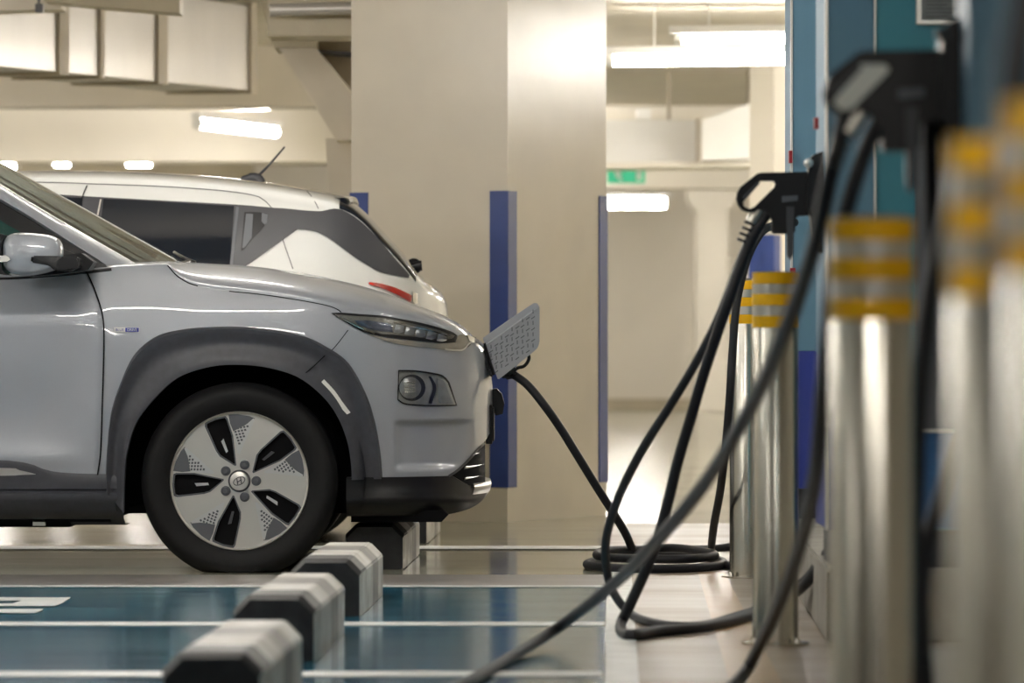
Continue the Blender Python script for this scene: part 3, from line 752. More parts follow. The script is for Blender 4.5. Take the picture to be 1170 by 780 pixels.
# sill cladding (between the wheels)
def sillprofile():
    return [(541,.004),(545,.010),(551,.012),(558,.012),(560,.004),(561.5,.004),(563,.014),(568,.016),(572,.010),(584,-.01),(592,-.05),(601,-.16),(601,-.35)]
for side in (1,-1):
    bm = B(); rows = []
    for i in range(60):
        u = -455+(141+455)*i/59
        r = []
        for v,o in sillprofile():
            v2 = v if v > 545 else v-(545-vbK(u)) 
            if v in (551,): v2 = (558+vbK(u)-(-4))/2
            r.append(SK.pt(u, v2, o, side))
        rows.append(r)
    gridmesh(bm, rows)
    bmesh.ops.recalc_face_normals(bm, faces=bm.faces[:])
    obj('sill_cladding', bm, M['cladding'], car, smooth=True, angle=35)
# silver garnish in the sill
band(SK, [(-200,534),(0,534),(25,537),(42,541)], [(-200,545),(0,543),(25,542),(42,541.5)], 40, 3, 0.013, 'sill_garnish', M['satin'], car, skirt=.01, mirror=True)
# arch cladding
arch_o = [(122,561),(122,535),(124,505),(128,472),(138,440),(154,406),(178,385),(205,377),(240,373.5),(291,374),(342,382.5),(370,394),(398,414),(418,449),(428,480),(434,512),(437,547)]
arch_i = [(142,585),(144,540),(147,515),(157,483),(178,455),(205,431),(240,419),(274,416.5),(308,420),(342,431),(370,453),(387,477),(397,503),(401,525),(402,538),(402,548)]
def arch_off(s,t):
    e = ss(0,.05,t)*.022 - .016*ss(.05,.42,t) + .020*ss(.42,.95,t)
    return e
for dx in (0,):
    band(SK, arch_o, arch_i, 90, 16, arch_off, 'arch_cladding', M['cladding'], car, skirt=.06, mirror=True)
rear = lambda L: [(u-874,v) for u,v in L]
band(SK, rear(arch_o), rear(arch_i), 60, 10, arch_off, 'arch_cladding', M['cladding'], car, skirt=.06, mirror=True)
# reflector in the arch
band(SK, [(371,433),(383,446),(392,459),(401,471)], [(368,436),(379,450),(388,463),(397,473)], 12, 2, .021, 'side_reflector', M['white'], car, skirt=.01)
# seam across arch cladding
ribbon(SK, [(398,377),(385,394),(372,408),(363,418),(342,431)], .9, .0015, 'bumper_seam', M['dark'], car)
ribbon(SK, [(372,406),(356,421),(342,432)], 1.0, .0225, 'cladding_seam', M['dark'], car)
# wheel wells
for uc in (274,-600):
    for side in (1,-1):
        bm = B(); cx,cz = SK.xz(uc,549); R = 0.428
        rows = []
        for w in (.885,.80,.60,.52,.40):
            r = []
            for i in range(41):
                a = math.radians(-14+208*i/40); rr = R if w>.45 else .01
                r.append(Vector((cx+rr*math.cos(a), SK.yc-side*w, max(.17,cz+rr*math.sin(a)))))
            rows.append(r)
        gridmesh(bm, rows); bmesh.ops.recalc_face_normals(bm, faces=bm.faces[:])
        obj('wheel_well', bm, M['dark'], car, smooth=True)
# lower bumper (black) with lip
SL = Side(K, Y1N, 0.90, 558, -842, pchip([(500,.97),(545,.985),(556,.99),(566,1.0),(572,.995),(582,.965),(600,.88)]), Lf=235, nf=2.7)
vtL = pchip([(395,545),(513,545),(528,553),(540,559),(550,557),(557.9,561)])
vbL = pchip([(395,590),(505,590),(530,586),(545,580),(554,572),(557.9,565)])
bm = B()
ul = [396+i*3 for i in range(52)]+[552,554,555.5,556.7,557.5,557.9]
for side in (1,-1):
    rows = []
    for u in ul:
        a, b_ = vtL(u), vbL(u); r = []
        r.append(SL.at(u, a+1, SL.W(u,a)*0.8, side))
        for j in range(15):
            t_ = j/14; v = a+(b_-a)*t_
            o = .006+.010*ss(.45,.62,t_)-.012*ss(.7,1,t_)
            r.append(SL.pt(u,v,o*ss(0,40,558-u),side))
        r.append(SL.at(u, b_+1, SL.W(u,b_)*.6, side))
        r.append(SL.at(u, b_+1, 0, side))
        rows.append(r)
    gridmesh(bm, rows)
bmesh.ops.remove_doubles(bm, verts=bm.verts[:], dist=0.0003)
bmesh.ops.recalc_face_normals(bm, faces=bm.faces[:])
obj('lower_bumper', bm, M['black'], car, smooth=True, angle=40)
# satin skid lip at the very front
bm = B(); rows = []
for i in range(41):
    w = -.50+1.00*i/40; 
    # follow plan curve
    q = 1-(1-min(.999,abs(w)/.9)**2.7)**(1/2.7)
    ux = 558-235*q
    rows.append([Vector((SK.xz(ux+o,0)[0], SK.yc+w, SK.xz(0,v)[1])) for o,v in ((-8,560),(-3,558),(1.5,555),(2.5,560),(1,567),(-5,574),(-10,578))])
gridmesh(bm, rows); bmesh.ops.recalc_face_normals(bm, faces=bm.faces[:]); obj('skid_lip', bm, M['satin'], car, smooth=True)
# air guide under the nose
bm = B()
prism(bm, [SK.at(400,584,.74),SK.at(506,584,.74),SK.at(512,589,.74),SK.at(504,597.5,.74),SK.at(430,597.5,.74),SK.at(400,597.5,.74)], (0,1.48,0)); obj('air_guide', bm, M['dark'], car)
# front inner grille block
SG = Side(K, Y1N, .90, 553, -842, pchip([(500,.95),(600,.95)]), Lf=225, nf=2.6)
bm = B()
for side in (1,-1):
    rows = []
    for i in range(30):
        u = 480+72.8*i/29
        a = max(506, vbK(u)-4); b_ = 562
        rows.append([SG.pt(u,a+(b_-a)*j/8,-.004,side) for j in range(9)])
    gridmesh(bm, rows)
bmesh.ops.remove_doubles(bm, verts=bm.verts[:], dist=0.0003); bmesh.ops.recalc_face_normals(bm, faces=bm.faces[:])
gi = obj('lower_grille', bm, M['dark'], car, smooth=True)
for vv,uu in ((523,546),(537,546.5),(550,546)):
    bm = B(); rows = []
    for i in range(31):
        w = -.5+1.0*i/30; q = 1-(1-min(.999,abs(w)/.9)**2.6)**(1/2.6); ux = uu-225*q
        rows.append([Vector((SK.xz(ux+o,0)[0], SK.yc+w, SK.xz(0,v)[1])) for o,v in ((-3,vv+4),(3.5,vv+1),(6,vv-2),(3,vv-.5),(-3,vv+2))])
    gridmesh(bm, rows); bmesh.ops.recalc_face_normals(bm, faces=bm.faces[:]); obj('grille_fin', bm, M['satin'], car, smooth=True)
# edge trim of bumper insert
ribbon(SK, [(512,545.5),(522,539),(532,530),(545,516),(553,509)], 3.0, .006, 'insert_edge', M['grey_trim'], car)
# shut lines
ribbon(SK, [(191,303),(200,313),(208,319),(216,323.4),(226,326.5)], 1.3, .001, 'bonnet_gap', M['dark'], car, mirror=False)
ribbon(SK, [(262,332.6),(300,336.5),(340,342.5),(372,348.5),(385,353),(390,356.5)], 1.1, .001, 'bonnet_gap', M['dark'], car)
ribbon(SK, [(89,286+20),(97,308),(105,323),(112,340),(118,359),(120,380),(119.5,420),(118,470),(116,517),(112,545)], 1.6, .006, 'door_gap', M['dark'], car)
# door panel
dl = [(-228,314),(-228,380),(-228,440),(-228,500),(-228,528.5)]
dr = [(98,311),(106,327),(113,344),(117.5,362),(118.8,394),(118,440),(116,490),(114.5,520),(113,543.5)]
n_ = 72
L_ = resample(dl,n_); R_ = resample(dr,n_)
bm = B(); rows = []
for i in range(n_):
    t_ = i/(n_-1)
    r = []
    for j in range(101):
        s_ = j/100; u = L_[i][0]*(1-s_)+R_[i][0]*s_
        top = 310.5+ (1-s_)*2; v0 = vsK(u)+1.5; v1 = vbK(u)-.5
        r.append(SK.pt(u, v0+(v1-v0)*t_, .0035*ss(1,.985,s_)*ss(0,.02,s_)))
    rows.append(r)
gridmesh(bm, rows); bmesh.ops.recalc_face_normals(bm, faces=bm.faces[:])
bm.faces.ensure_lookup_table()
if bm.faces[0].normal.y > 0: bmesh.ops.reverse_faces(bm, faces=bm.faces[:])
obj('front_door', bm, M['paint_silver'], car, smooth=True)
# badge
bd_ = band(SK, [(131.3,374),(160.2,374)], [(131.3,379.4),(160.2,379.4)], 12, 1, .0035, 'badge', M['white'], car, skirt=.003, sm=False)
o = band(SK, [(144.3,374.3),(159.8,374.3)], [(144.3,379.1),(159.8,379.1)], 8, 1, .0042, 'badge_panel', M['badge_blue'], car, skirt=.001, sm=False)
def text(s, size, loc, m, parent, name, rx=PI/2, align='CENTER', shear=0):
    cu = bpy.data.curves.new(name,'FONT'); cu.body = s; cu.size = size; cu.align_x = align; cu.align_y='CENTER'; cu.extrude = .0003; cu.shear = shear
    cu.materials.append(m); o = bpy.data.objects.new(name, cu); C.objects.link(o)
    dg = bpy.context.evaluated_depsgraph_get(); me = bpy.data.meshes.new_from_object(o.evaluated_get(dg))
    bpy.data.objects.remove(o); o = bpy.data.objects.new(name, me); C.objects.link(o)
    o.parent = parent; o.matrix_parent_inverse = Matrix.Translation(parent.location).inverted()
    o.location = loc; o.rotation_euler = (rx,0,0); return o
text('BLUE', .0125, SK.pt(138,376.8,.0048), M['badge_blue'], car, 'badge_lettering')
text('DRIVE', .0125, SK.pt(152,376.8,.0056), M['white'], car, 'badge_lettering')
# upper lamp (narrow)
lt = [(379,357.5),(390,357),(410,358.5),(437,360.5),(460,364.5),(478,368),(498,373),(515,378.5),(522,383)]
lb = [(379,357.9),(390,365),(402,372),(416,379.5),(432,383.5),(450,386),(480,389.5),(505,392),(520,391)]
band(SK, lt, lb, 60, 8, .006, 'headlight_rim', M['trimblack'], car, skirt=.012)
lt2 = [(383,358.5),(393,359.5),(410,361),(437,363),(460,367),(478,371),(498,376),(511,380.5),(519,383.5)]
lb2 = [(383,360),(393,364.5),(405,370.5),(418,377),(432,380.5),(450,382.5),(480,385.5),(503,388),(516,387)]
hl = band(SK, lt2, lb2, 60, 8, .0072, 'headlight_reflector', M['bronze'], car, skirt=.002)
band(SK, [(405,366),(420,366),(436,368),(447,371)], [(410,371),(422,375.5),(436,378.5),(449,379.5)], 16, 4, .009, 'lamp_projector', M['lamp_blue'], car, skirt=.004)
for i in range(5):
    ua = 452+i*12.2; va = 371+i*2.4
    band(SK, [(ua,va),(ua+5,va-.4),(ua+9.5,va+1.4)], [(ua-2.5,va+8.5),(ua+4,va+9.6),(ua+9,va+8.2)], 8, 5, lambda s,t: .0085+.004*math.sin(PI*s)*math.sin(PI*t), 'lamp_cell', M['lens_int'], car, skirt=.004)
ribbon(SK, [(450,369),(478,374.5),(500,380),(512,384.5)], 1.2, .0105, 'lamp_blade', M['chrome'], car)
ribbon(SK, [(386,362),(400,368.5),(412,374.5),(428,380.8)], 1.1, .0095, 'lamp_blade', M['chrome'], car)
band(SK, lt2, lb2, 60, 8, lambda s,t: .010+.005*math.sin(PI*t), 'headlight_lens', M['lens'], car, skirt=.004)
# bezel under the slit and the chrome bar at the nose
band(SK, [(420,381.5),(450,387),(480,390),(505,392.5),(519,389),(523,383),(530,382),(543,385)], [(424,383.5),(450,392),(480,396.5),(510,399.5),(526,400),(535,396),(539,391),(545,390)], 44, 4, .005, 'lamp_bezel', M['bronze'], car, skirt=.008)
ribbon(SK, [(508,399),(523,400.5),(530,398.5),(537,391.5),(549,392.5)], 1.7, .0085, 'bezel_edge', M['satin'], car)
band(SK, [(533,382),(546,388),(553,394)], [(536,389.5),(547,393.5),(552,398.5)], 14, 3, .012, 'nose_chrome', M['chrome'], car, skirt=.008)
# main lamp
mt_ = [(455,422.5),(475,423),(500,427),(508,431),(513,437)]
mb_ = [(454,457),(462,462),(480,464),(500,464.5),(522,464.5)]
band(SK, mt_, mb_, 40, 14, .003, 'main_lamp_rim', M['trimblack'], car, skirt=.012)
mt2 = [(456,424),(475,424.8),(499,428.8),(506,432),(511,438)]
mb2 = [(455.2,456),(463,460.5),(480,462.4),(500,463),(520,463)]
band(SK, mt2, mb2, 40, 14, .0045, 'main_lamp_reflector', M['lens_grey'], car, skirt=.002)
def disc_on(S, u, v, ru, off, dome, name, mt, parent, n=28, rings=6):
    bm = B(); rows = []
    for j in range(rings+1):
        rr = ru*j/rings; row = []
        for i in range(n+1):
            a = 2*PI*i/n; x,y = u+rr*math.cos(a), v+rr*math.sin(a)
            row.append(S.pt(x,y,off+dome*(1-(j/rings)**2)))
        rows.append(row)
    gridmesh(bm, rows); bmesh.ops.remove_doubles(bm, verts=bm.verts[:], dist=.0001); bmesh.ops.recalc_face_normals(bm, faces=bm.faces[:])
    return obj(name, bm, mt, parent, smooth=True)
disc_on(SK, 470.5, 443, 15.2, .006, .002, 'projector_shroud', M['grey_trim'], car)
pj = disc_on(SK, 468.5, 443, 12.4, .008, .009, 'projector_lens', M['lens_int'], car)
for k in range(5):
    ribbon(SK, [(462,437+k*2.6),(474,437+k*2.6)], .7, .018, 'lens_rib', M['chrome'], car, n=6)
band(SK, [(489,430),(494,443),(489,461)], [(492,430),(498,443),(493,461.5)], 16, 2, .0075, 'lamp_divider', M['grey_trim'], car, skirt=.004)
band(SK, [(498,432),(507,436),(511,446)], [(501,461),(510,461.5),(517,462)], 12, 6, .007, 'indicator_reflector', M['lens_int'], car, skirt=.002)
band(SK, mt2, mb2, 40, 14, lambda s,t: .0190, 'main_lamp_lens', M['lens'], car, skirt=.016)
# plate and bracket on the nose
bm = B(); a = SK.xz(554,511); b_ = SK.xz(566,465)
box(bm, (a[0],SK.yc-.27,a[1]),(b_[0]-.012,SK.yc+.27,b_[1]),0,.006); pl = obj('plate_holder', bm, M['black'], car)
bm = B(); box(bm, (b_[0]-.012,SK.yc-.26,a[1]+.01),(b_[0]-.006,SK.yc+.26,b_[1]-.008),0,.002); obj('number_plate', bm, M['black'], car)
bm = B(); prism(bm, [SK.at(560,447,.15),SK.at(567,446,.15),SK.at(573,452,.15),SK.at(576,464,.15),SK.at(574,476,.15),SK.at(566,478,.15),SK.at(561,470,.15)], (0,.16,0)); 
obj('front_camera_housing', bm, M['black'], car)
# charging port recess and open lid
bm = B(); prism(bm, [SK.at(551,401,.34),SK.at(556,400,.34),SK.at(563,424,.34),SK.at(562,432,.34),SK.at(556,428,.34)], (0,.22,0)); obj('charging_port', bm, M['black'], car)
lid = [(551.5,386),(609,346.5),(612,345.5),(615.5,348),(616.5,352),(616.5,391),(614.5,397),(610,401.5),(569,434)]
def LP(u, v, e=0):   # lid lies in a slanted plane: depth grows to the right
    d = 19.52+ (u-551)*0.0022 + e; return P(u,v,d)
lidp = lambda e: [LP(u,v,e) for u,v in lid]
bm = B()
f0 = [bm.verts.new(p) for p in lidp(0)]; f1 = [bm.verts.new(p) for p in lidp(.022)]
bm.faces.new(f0); bm.faces.new(list(reversed(f1)))
for i in range(len(f0)): bm.faces.new((f0[i],f1[i],f1[(i+1)%len(f0)],f0[(i+1)%len(f0)]))
bmesh.ops.recalc_face_normals(bm, faces=bm.faces[:]); bmesh.ops.bevel(bm, geom=bm.edges[:], offset=.003, segments=2, affect='EDGES')
lo_ = obj('charging_port_lid', bm, M['door_tex'], car, smooth=True, angle=40)
# upper folded facet
bm = B(); A_ = [(551.5,386),(580,366),(609,346.5),(614,346.5)]; B_ = [(556,394),(582,375.5),(608,356.5),(616,350.5)]
rows = [[LP(*p,-.001) + Vector((0,0.02,0)) for p in A_],[LP(*p,-.004) for p in B_],[LP(p[0]+.6,p[1]+1.4,-.0005) for p in B_]]
gridmesh(bm, rows); bmesh.ops.recalc_face_normals(bm, faces=bm.faces[:]); o = obj('lid_fold', bm, M['door_tex'], car, smooth=True, angle=30)
bm = B()
random.seed(3)
for i in range(9):
    for j in range(7):
        s_ = (i+.5)/9; t_ = (j+.5)/7
        ua = 558+s_*54; top = 396-s_*46; bot = 430-s_*34
        va = top+(bot-top)*t_ + (4 if i%2 else 0)*.6
        if va > 434-(ua-569)*.79-4 or va < 389-(ua-556)*.73+4: continue
        if ua > 612: continue
        if (i+j)%2: q = [(-2.2,1.6),(2.0,-1.4),(2.4,-.5),(-1.8,2.5)]
        else: q = [(-.5,-2.2),(.5,-2.4),(.6,2.0),(-.4,2.4)]
        prism(bm, [LP(ua+x,va+y,-.0035) for x,y in q], (0,.004,0))
obj('lid_recess', bm, M['dash_mark'], car)
# hinge
bm = B(); tube(bm, [LP(553,392,-.006),LP(564,428,-.006)], .006, 8); obj('lid_hinge', bm, M['black'], car, smooth=True, angle=40)

# ---- wheel
def make_wheel(uc, side, parent):
    cx, cz = SK.xz(uc,549); c = Vector((cx, SK.yc-side*.895, cz))
    def T(x, y, depth):   # wheel plane coordinates, depth inward
        return Vector((cx+x, c.y+side*depth, cz+y))
    R = .335; ri = .2350
    prof = [(ri-.006,.030),(ri,.012),(ri+.006,.006),(ri+.03,-.006),(ri+.055,-.010),(ri+.075,-.006),(R-.012,.012),(R-.003,.025),(R,.04),(R,.10),(R,.17),(R-.004,.185),(R-.02,.2),(ri,.205),(ri-.03,.20),(ri-.03,.04)]
    prof = [(r,h*side) for r,h in prof]
    bm = B(); lathe(bm, prof, c, 'y', 96, closed_prof=True)
    for v in bm.verts: v.co.z = max(v.co.z, .002)
    w = obj('wheel', bm, M['rubber'], parent, smooth=True, angle=50)
    def ch(name, bm, mt, smooth=False, angle=35):
        o = obj(name, bm, mt, None, smooth=smooth, angle=angle); o.parent = w
        o.matrix_parent_inverse = (Matrix.Translation(parent.location) @ Matrix.Translation(parent.location).inverted()).inverted()
        return o
    s = .000651
    pocket = [(-345,-62),(-349,-20),(-344,36),(-330,42),(-235,42),(-150,24),(-82,10),(-82,2),(-152,-58),(-185,-68),(-325,-84),(-342,-78)]
    def rot(p, k): 
        a = -k*2*PI/5; return ((p[0]*math.cos(a)-p[1]*math.sin(a))*s, (p[0]*math.sin(a)+p[1]*math.cos(a))*s)
    def dome(x,y): r = math.hypot(x,y); return .016+.012*(r/.23)**2 -.012*math.exp(-(r/.07)**2)*0
    # face
    N = 100
    bm = B(); outer = [T(.2325*math.cos(2*PI*i/N), .2325*math.sin(2*PI*i/N), .020) for i in range(N)]
    holes = [[T(*rot(p,k),.020) for p in pocket] for k in range(5)]
    prism(bm, outer, (0,side*.020,0), 0, holes)
    ch('wheel_face', bm, M['alloy'])
    bm = B(); lathe(bm, [(.2285,side*.022),(.229,side*.012),(.234,side*.008),(.2375,side*.012),(.238,side*.03),(.2285,side*.03)], c, 'y', 96, closed_prof=True); ch('rim_lip', bm, M['alloy'], True)
    bm = B(); lathe(bm, [(0,side*.075),(.20,side*.075),(.229,side*.05),(.229,side*.04)], c, 'y', 64); ch('wheel_backing', bm, M['trimblack'], True)
    for k in range(5):
        # pocket frame
        bm = B(); cxp = sum(p[0] for p in pocket)/len(pocket); cyp = sum(p[1] for p in pocket)/len(pocket)
        inn = [(p[0]+(cxp-p[0])*.07, p[1]+(cyp-p[1])*.13) for p in pocket]
        prism(bm, [T(*rot(p,k),.0165) for p in pocket], (0,side*.03,0), 0, [[T(*rot(p,k),.0165) for p in inn]])
        ch('vent_frame', bm, M['alloy_grey'])
        bm = B(); inn2 = [(p[0]+(cxp-p[0])*.04, p[1]+(cyp-p[1])*.08) for p in pocket]
        prism(bm, [T(*rot(p,k),.034) for p in inn2], (0,side*.02,0)); ch('vent_pocket', bm, M['dark'])
        bm = B(); sl = [(-235,-12),(-165,-10),(-160,-22),(-225,-28)]
        prism(bm, [T(*rot(p,k),.030) for p in sl], (0,side*.004,0)); ch('vent_slot', bm, M['grey_trim'] if k in (2,4) else M['satin'])
        bm = B(); tri = [(-346,52),(-333,100),(-305,155),(-285,178),(-268,120),(-256,50),(-300,46)]
        prism(bm, [T(*rot(p,k),.0185) for p in tri], (0,side*.002,0)); ch('grey_blade', bm, M['alloy_grey'])
        bm = B(); tri2 = [(-288,170),(-278,174),(-130,42),(-140,36),(-250,48),(-262,110)]
        prism(bm, [T(*rot(p,k),.0175) for p in tri2], (0,side*.003,0)); mb = ch('mesh_blade', bm, M['satin'])
        bm = B()
        for a in range(9):
            for b2 in range(6):
                x = -266+a*16+b2*2; y = 60+b2*17
                # inside the triangle?
                lim = 168-(x+285)*.88
                if y > lim-10 or x < -262+ (y-48)*-.2+2: continue
                q = [(x-6,y-5),(x+4,y-6),(x+6,y+5),(x-4,y+6)]
                prism(bm, [T(*rot(p,k),.0168) for p in q], (0,side*.001,0))
        if len(bm.verts): ch('mesh_hole', bm, M['alloy_grey'])
        else: bm.free()
        a = k*2*PI/5; px_, py_ = 88*s*math.cos(a), 88*s*math.sin(a)
        bm = B(); lathe(bm, [(.0165,side*.019),(.0165,side*.013),(.013,side*.012),(.012,side*.016),(.0085,side*.016),(.008,side*.008),(0,side*.0075)], T(px_,py_,0), 'y', 20); ch('lug_nut', bm, M['alloy_grey'], True)
    bm = B(); lathe(bm, [(.038,side*.019),(.038,side*.010),(.034,side*.008),(.032,side*.010)], c, 'y', 40); ch('cap_ring', bm, M['grey_trim'], True)
    bm = B(); lathe(bm, [(.033,side*.012),(.031,side*.005),(.02,side*.003),(0,side*.002)], c, 'y', 40); ch('centre_cap', bm, M['alloy'], True)
    bm = B()
    el = [Vector((math.cos(t)*.0205, 0, math.sin(t)*.0125)) for t in [2*PI*i/32 for i in range(32)]]
    ca, sa = math.cos(.45), math.sin(.45)
    el = [T(p.x*ca-p.z*sa*1, p.x*sa+p.z*ca, .0005) for p in el]
    tube(bm, el, .0014, 6, closed=True)
    def ln(p,q):
        f = lambda r: T(r[0]*ca-r[1]*sa, r[0]*sa+r[1]*ca, .0005)
        tube(bm, crom([f(p),f(((p[0]+q[0])/2,(p[1]+q[1])/2)),f(q)],3), .0018, 6)
    ln((-.0095,-.009),(-.0035,.011)); ln((.0035,-.011),(.0095,.009)); ln((-.006,-.001),(.006,.001))
    ch('wheel_emblem', bm, M['grey_trim'], True)
    # brake disc
    bm = B(); lathe(bm, [(0,side*.09),(.14,side*.09),(.14,side*.11),(0,side*.11)], c, 'y', 48); ch('brake_disc', bm, M['alloy_grey'], True)
    return w
for uc in (274,-600):
    for sd in (1,-1): make_wheel(uc, sd, car)

# ---- greenhouse
ctr = [(206,299),(150,270),(100,243.5),(50,217),(0,190),(-50,166),(-110,146)]      # windscreen centre line (image) 
gin = [(153,302.5),(115,281),(77,259.5),(38,237),(0,214),(-40,191),(-90,165)]      # edge of glass at the pillar
gout = [(127,306.5),(101,290),(70,270.5),(35,248.5),(0,228),(-38,206),(-82,184)]   # lower edge of silver pillar
wi = [.770,.745,.72,.695,.672,.65,.625]; wo = [.815,.80,.775,.75,.725,.70,.665]
nS = 7
def cen(u,v): return (HU-(HU-u)*1.03, HV-(HV-v)*1.045)
bm = B(); rows = []
for i in range(nS):
    cu_, cv_ = cen(*ctr[i]); row = []
    for j in range(-10,11):
        t_ = j/10; s2 = 1-abs(t_)**2.3
        u = gin[i][0]+(cu_-gin[i][0])*s2; v = gin[i][1]+(cv_-gin[i][1])*s2
        row.append(SK.at(u,v,-wi[i]*t_*1.0,1))
    rows.append(row)
gridmesh(bm, rows); bmesh.ops.subdivide_edges(bm, edges=bm.edges[:], cuts=1, smooth=.6); bmesh.ops.recalc_face_normals(bm, faces=bm.faces[:]); obj('windscreen', bm, M['glass'], car, smooth=True)
# top edge strip of the windscreen (dark seal)
for sd in (1,-1):
    bm = B(); rows = []
    for i in range(nS):
        a = SK.at(*gin[i], wi[i], sd); b_ = SK.at(*gout[i], wo[i], sd); m1 = a.lerp(b_,.35)+Vector((0,-sd*.012,.006)); m0 = a+Vector((0,-sd*.003,.004))
        m2 = a.lerp(b_,.8)+Vector((0,-sd*.006,.002))
        rows.append([a+Vector((-.01,sd*.02,-.01)),m0,m1,m2,b_,b_+Vector((-.01,sd*.02,-.005))])
    rows2 = []
    for j in range(6): rows2.append(crom([r[j] for r in rows],4))
    gridmesh(bm, rows2); bmesh.ops.recalc_face_normals(bm, faces=bm.faces[:]); obj('windscreen_pillar', bm, M['paint_silver'], car, smooth=True, angle=60)
    bm = B(); tube(bm, crom([SK.at(gin[i][0]+1,gin[i][1]-.6,wi[i]-.002,sd) for i in range(nS)],4), .0035, 8); obj('windscreen_trim', bm, M['satin'], car, smooth=True)
# windscreen centre far line: wiper at the base
bm = B(); tube(bm, crom([SK.at(212,297.5,.30),SK.at(206,296,.33),SK.at(203,298,.4),SK.at(195,301,.5)],4), .008, 8); obj('wiper', bm, M['trimblack'], car, smooth=True)
bm = B(); tube(bm, crom([SK.at(205,295,.2),SK.at(192,289,.1),SK.at(180,283.5,-.1)],4), .006, 8); obj('wiper_blade', bm, M['trimblack'], car, smooth=True)
# cowl
bm = B(); rows = []
for j in range(-10,11):
    t_ = j/10; uu = 160+48*(1-abs(t_)**2.3)
    rows.append([SK.at(uu-14,303,-.8*t_),SK.at(uu,301,-.8*t_),SK.at(min(uu+18,214),303,-.8*t_)])
gridmesh(bm, rows); bmesh.ops.recalc_face_normals(bm, faces=bm.faces[:]); obj('cowl_panel', bm, M['trimblack'], car, smooth=True)
# roof and pillars further back (mostly outside the view)
roof_v = pchip([(-842,330),(-800,262),(-740,215),(-650,160),(-500,134),(-300,124),(-200,127),(-130,140),(-88,160)])
rail_v = pchip([(-800,270),(-740,228),(-650,188),(-500,166),(-300,158),(-200,162),(-130,174),(-82,185)])
bm = B()
for sd in (1,-1):
    rows = []
    for i in range(50):
        u = -790+(708)*i/49; r = []
        wv = .665+.02*math.sin(PI*i/49)
        for j in range(13):
            th = PI/2*j/12; w = wv*math.cos(th)**(2/3.2); v = rail_v(u)+(min(roof_v(u),rail_v(u)-2)-rail_v(u))*math.sin(th)**(2/3.2); r.append(SK.at(u,v,w,sd))
        rows.append(r)
    gridmesh(bm, rows)
bmesh.ops.remove_doubles(bm, verts=bm.verts[:], dist=.0005); bmesh.ops.recalc_face_normals(bm, faces=bm.faces[:]); obj('roof', bm, M['paint_silver'], car, smooth=True)
# side windows: frame (black) + glass
def winpt(u, v, off=0, sd=1):
    # flank of the cabin between belt (v 318, w .835) and rail (w .70)
    vb_ = 318; t_ = (vb_-v)/(vb_-160)
    w = .842-.155*max(0,t_)-.02*t_*t_
    return SK.at(u,v,w+off,sd)
for sd in (1,-1):
    bm = B(); rows = []
    for i in range(60):
        s_ = i/59; u = -790+s_*(127+790)
        if u < -82: vtop = rail_v(u)
        else:
            # along the pillar edge
            vtop = 184+(306.5-184)*((u+82)/(127+82))
        vbot = vsK(u)+2
        rows.append([winpt(u, vbot+(vtop-vbot)*j/8, -.012, sd) for j in range(9)])
    gridmesh(bm, rows); bmesh.ops.recalc_face_normals(bm, faces=bm.faces[:]); obj('window_surround', bm, M['trimblack'], car, smooth=True)
    bm = B(); 
    lp_ = [(-228,180),(-100,186),(-60,206),(-30,226),(0,252),(28,266.5),(44,277),(44,312),(-228,314)]
    rows = [[winpt(u,v,-.006,sd) for u,v in resample([(-228,185),(-110,188),(-70,208),(-36,230),(0,252.5),(22,265),(40,276)],24)],
            [winpt(u,v,-.006,sd) for u,v in resample([(-228,314),(-110,314),(-70,314),(-36,314),(0,313.5),(22,313),(40,312)],24)]]
    gridmesh(bm, rows); bmesh.ops.recalc_face_normals(bm, faces=bm.faces[:]); obj('side_window', bm, mat('door_glass', (0.012,0.05,0.045), 0.05) if sd==1 else bpy.data.materials['door_glass'], car, smooth=True)
# belt seal
bm = B(); tube(bm, crom([winpt(u,vsK(u)+.5,.004) for u in (-228,-100,0,60,100,127)],6), .006, 8); obj('belt_seal', bm, M['trimblack'], car, smooth=True)
# sail panel
bm = B(); prism(bm, [winpt(u,v,.0) for u,v in ((32,268),(52,276),(92,293),(110,300),(127.5,306.5),(100,310.5),(60,314.5),(44,314.5))], (0,.012,0)); obj('sail_panel', bm, M['trimblack'], car)
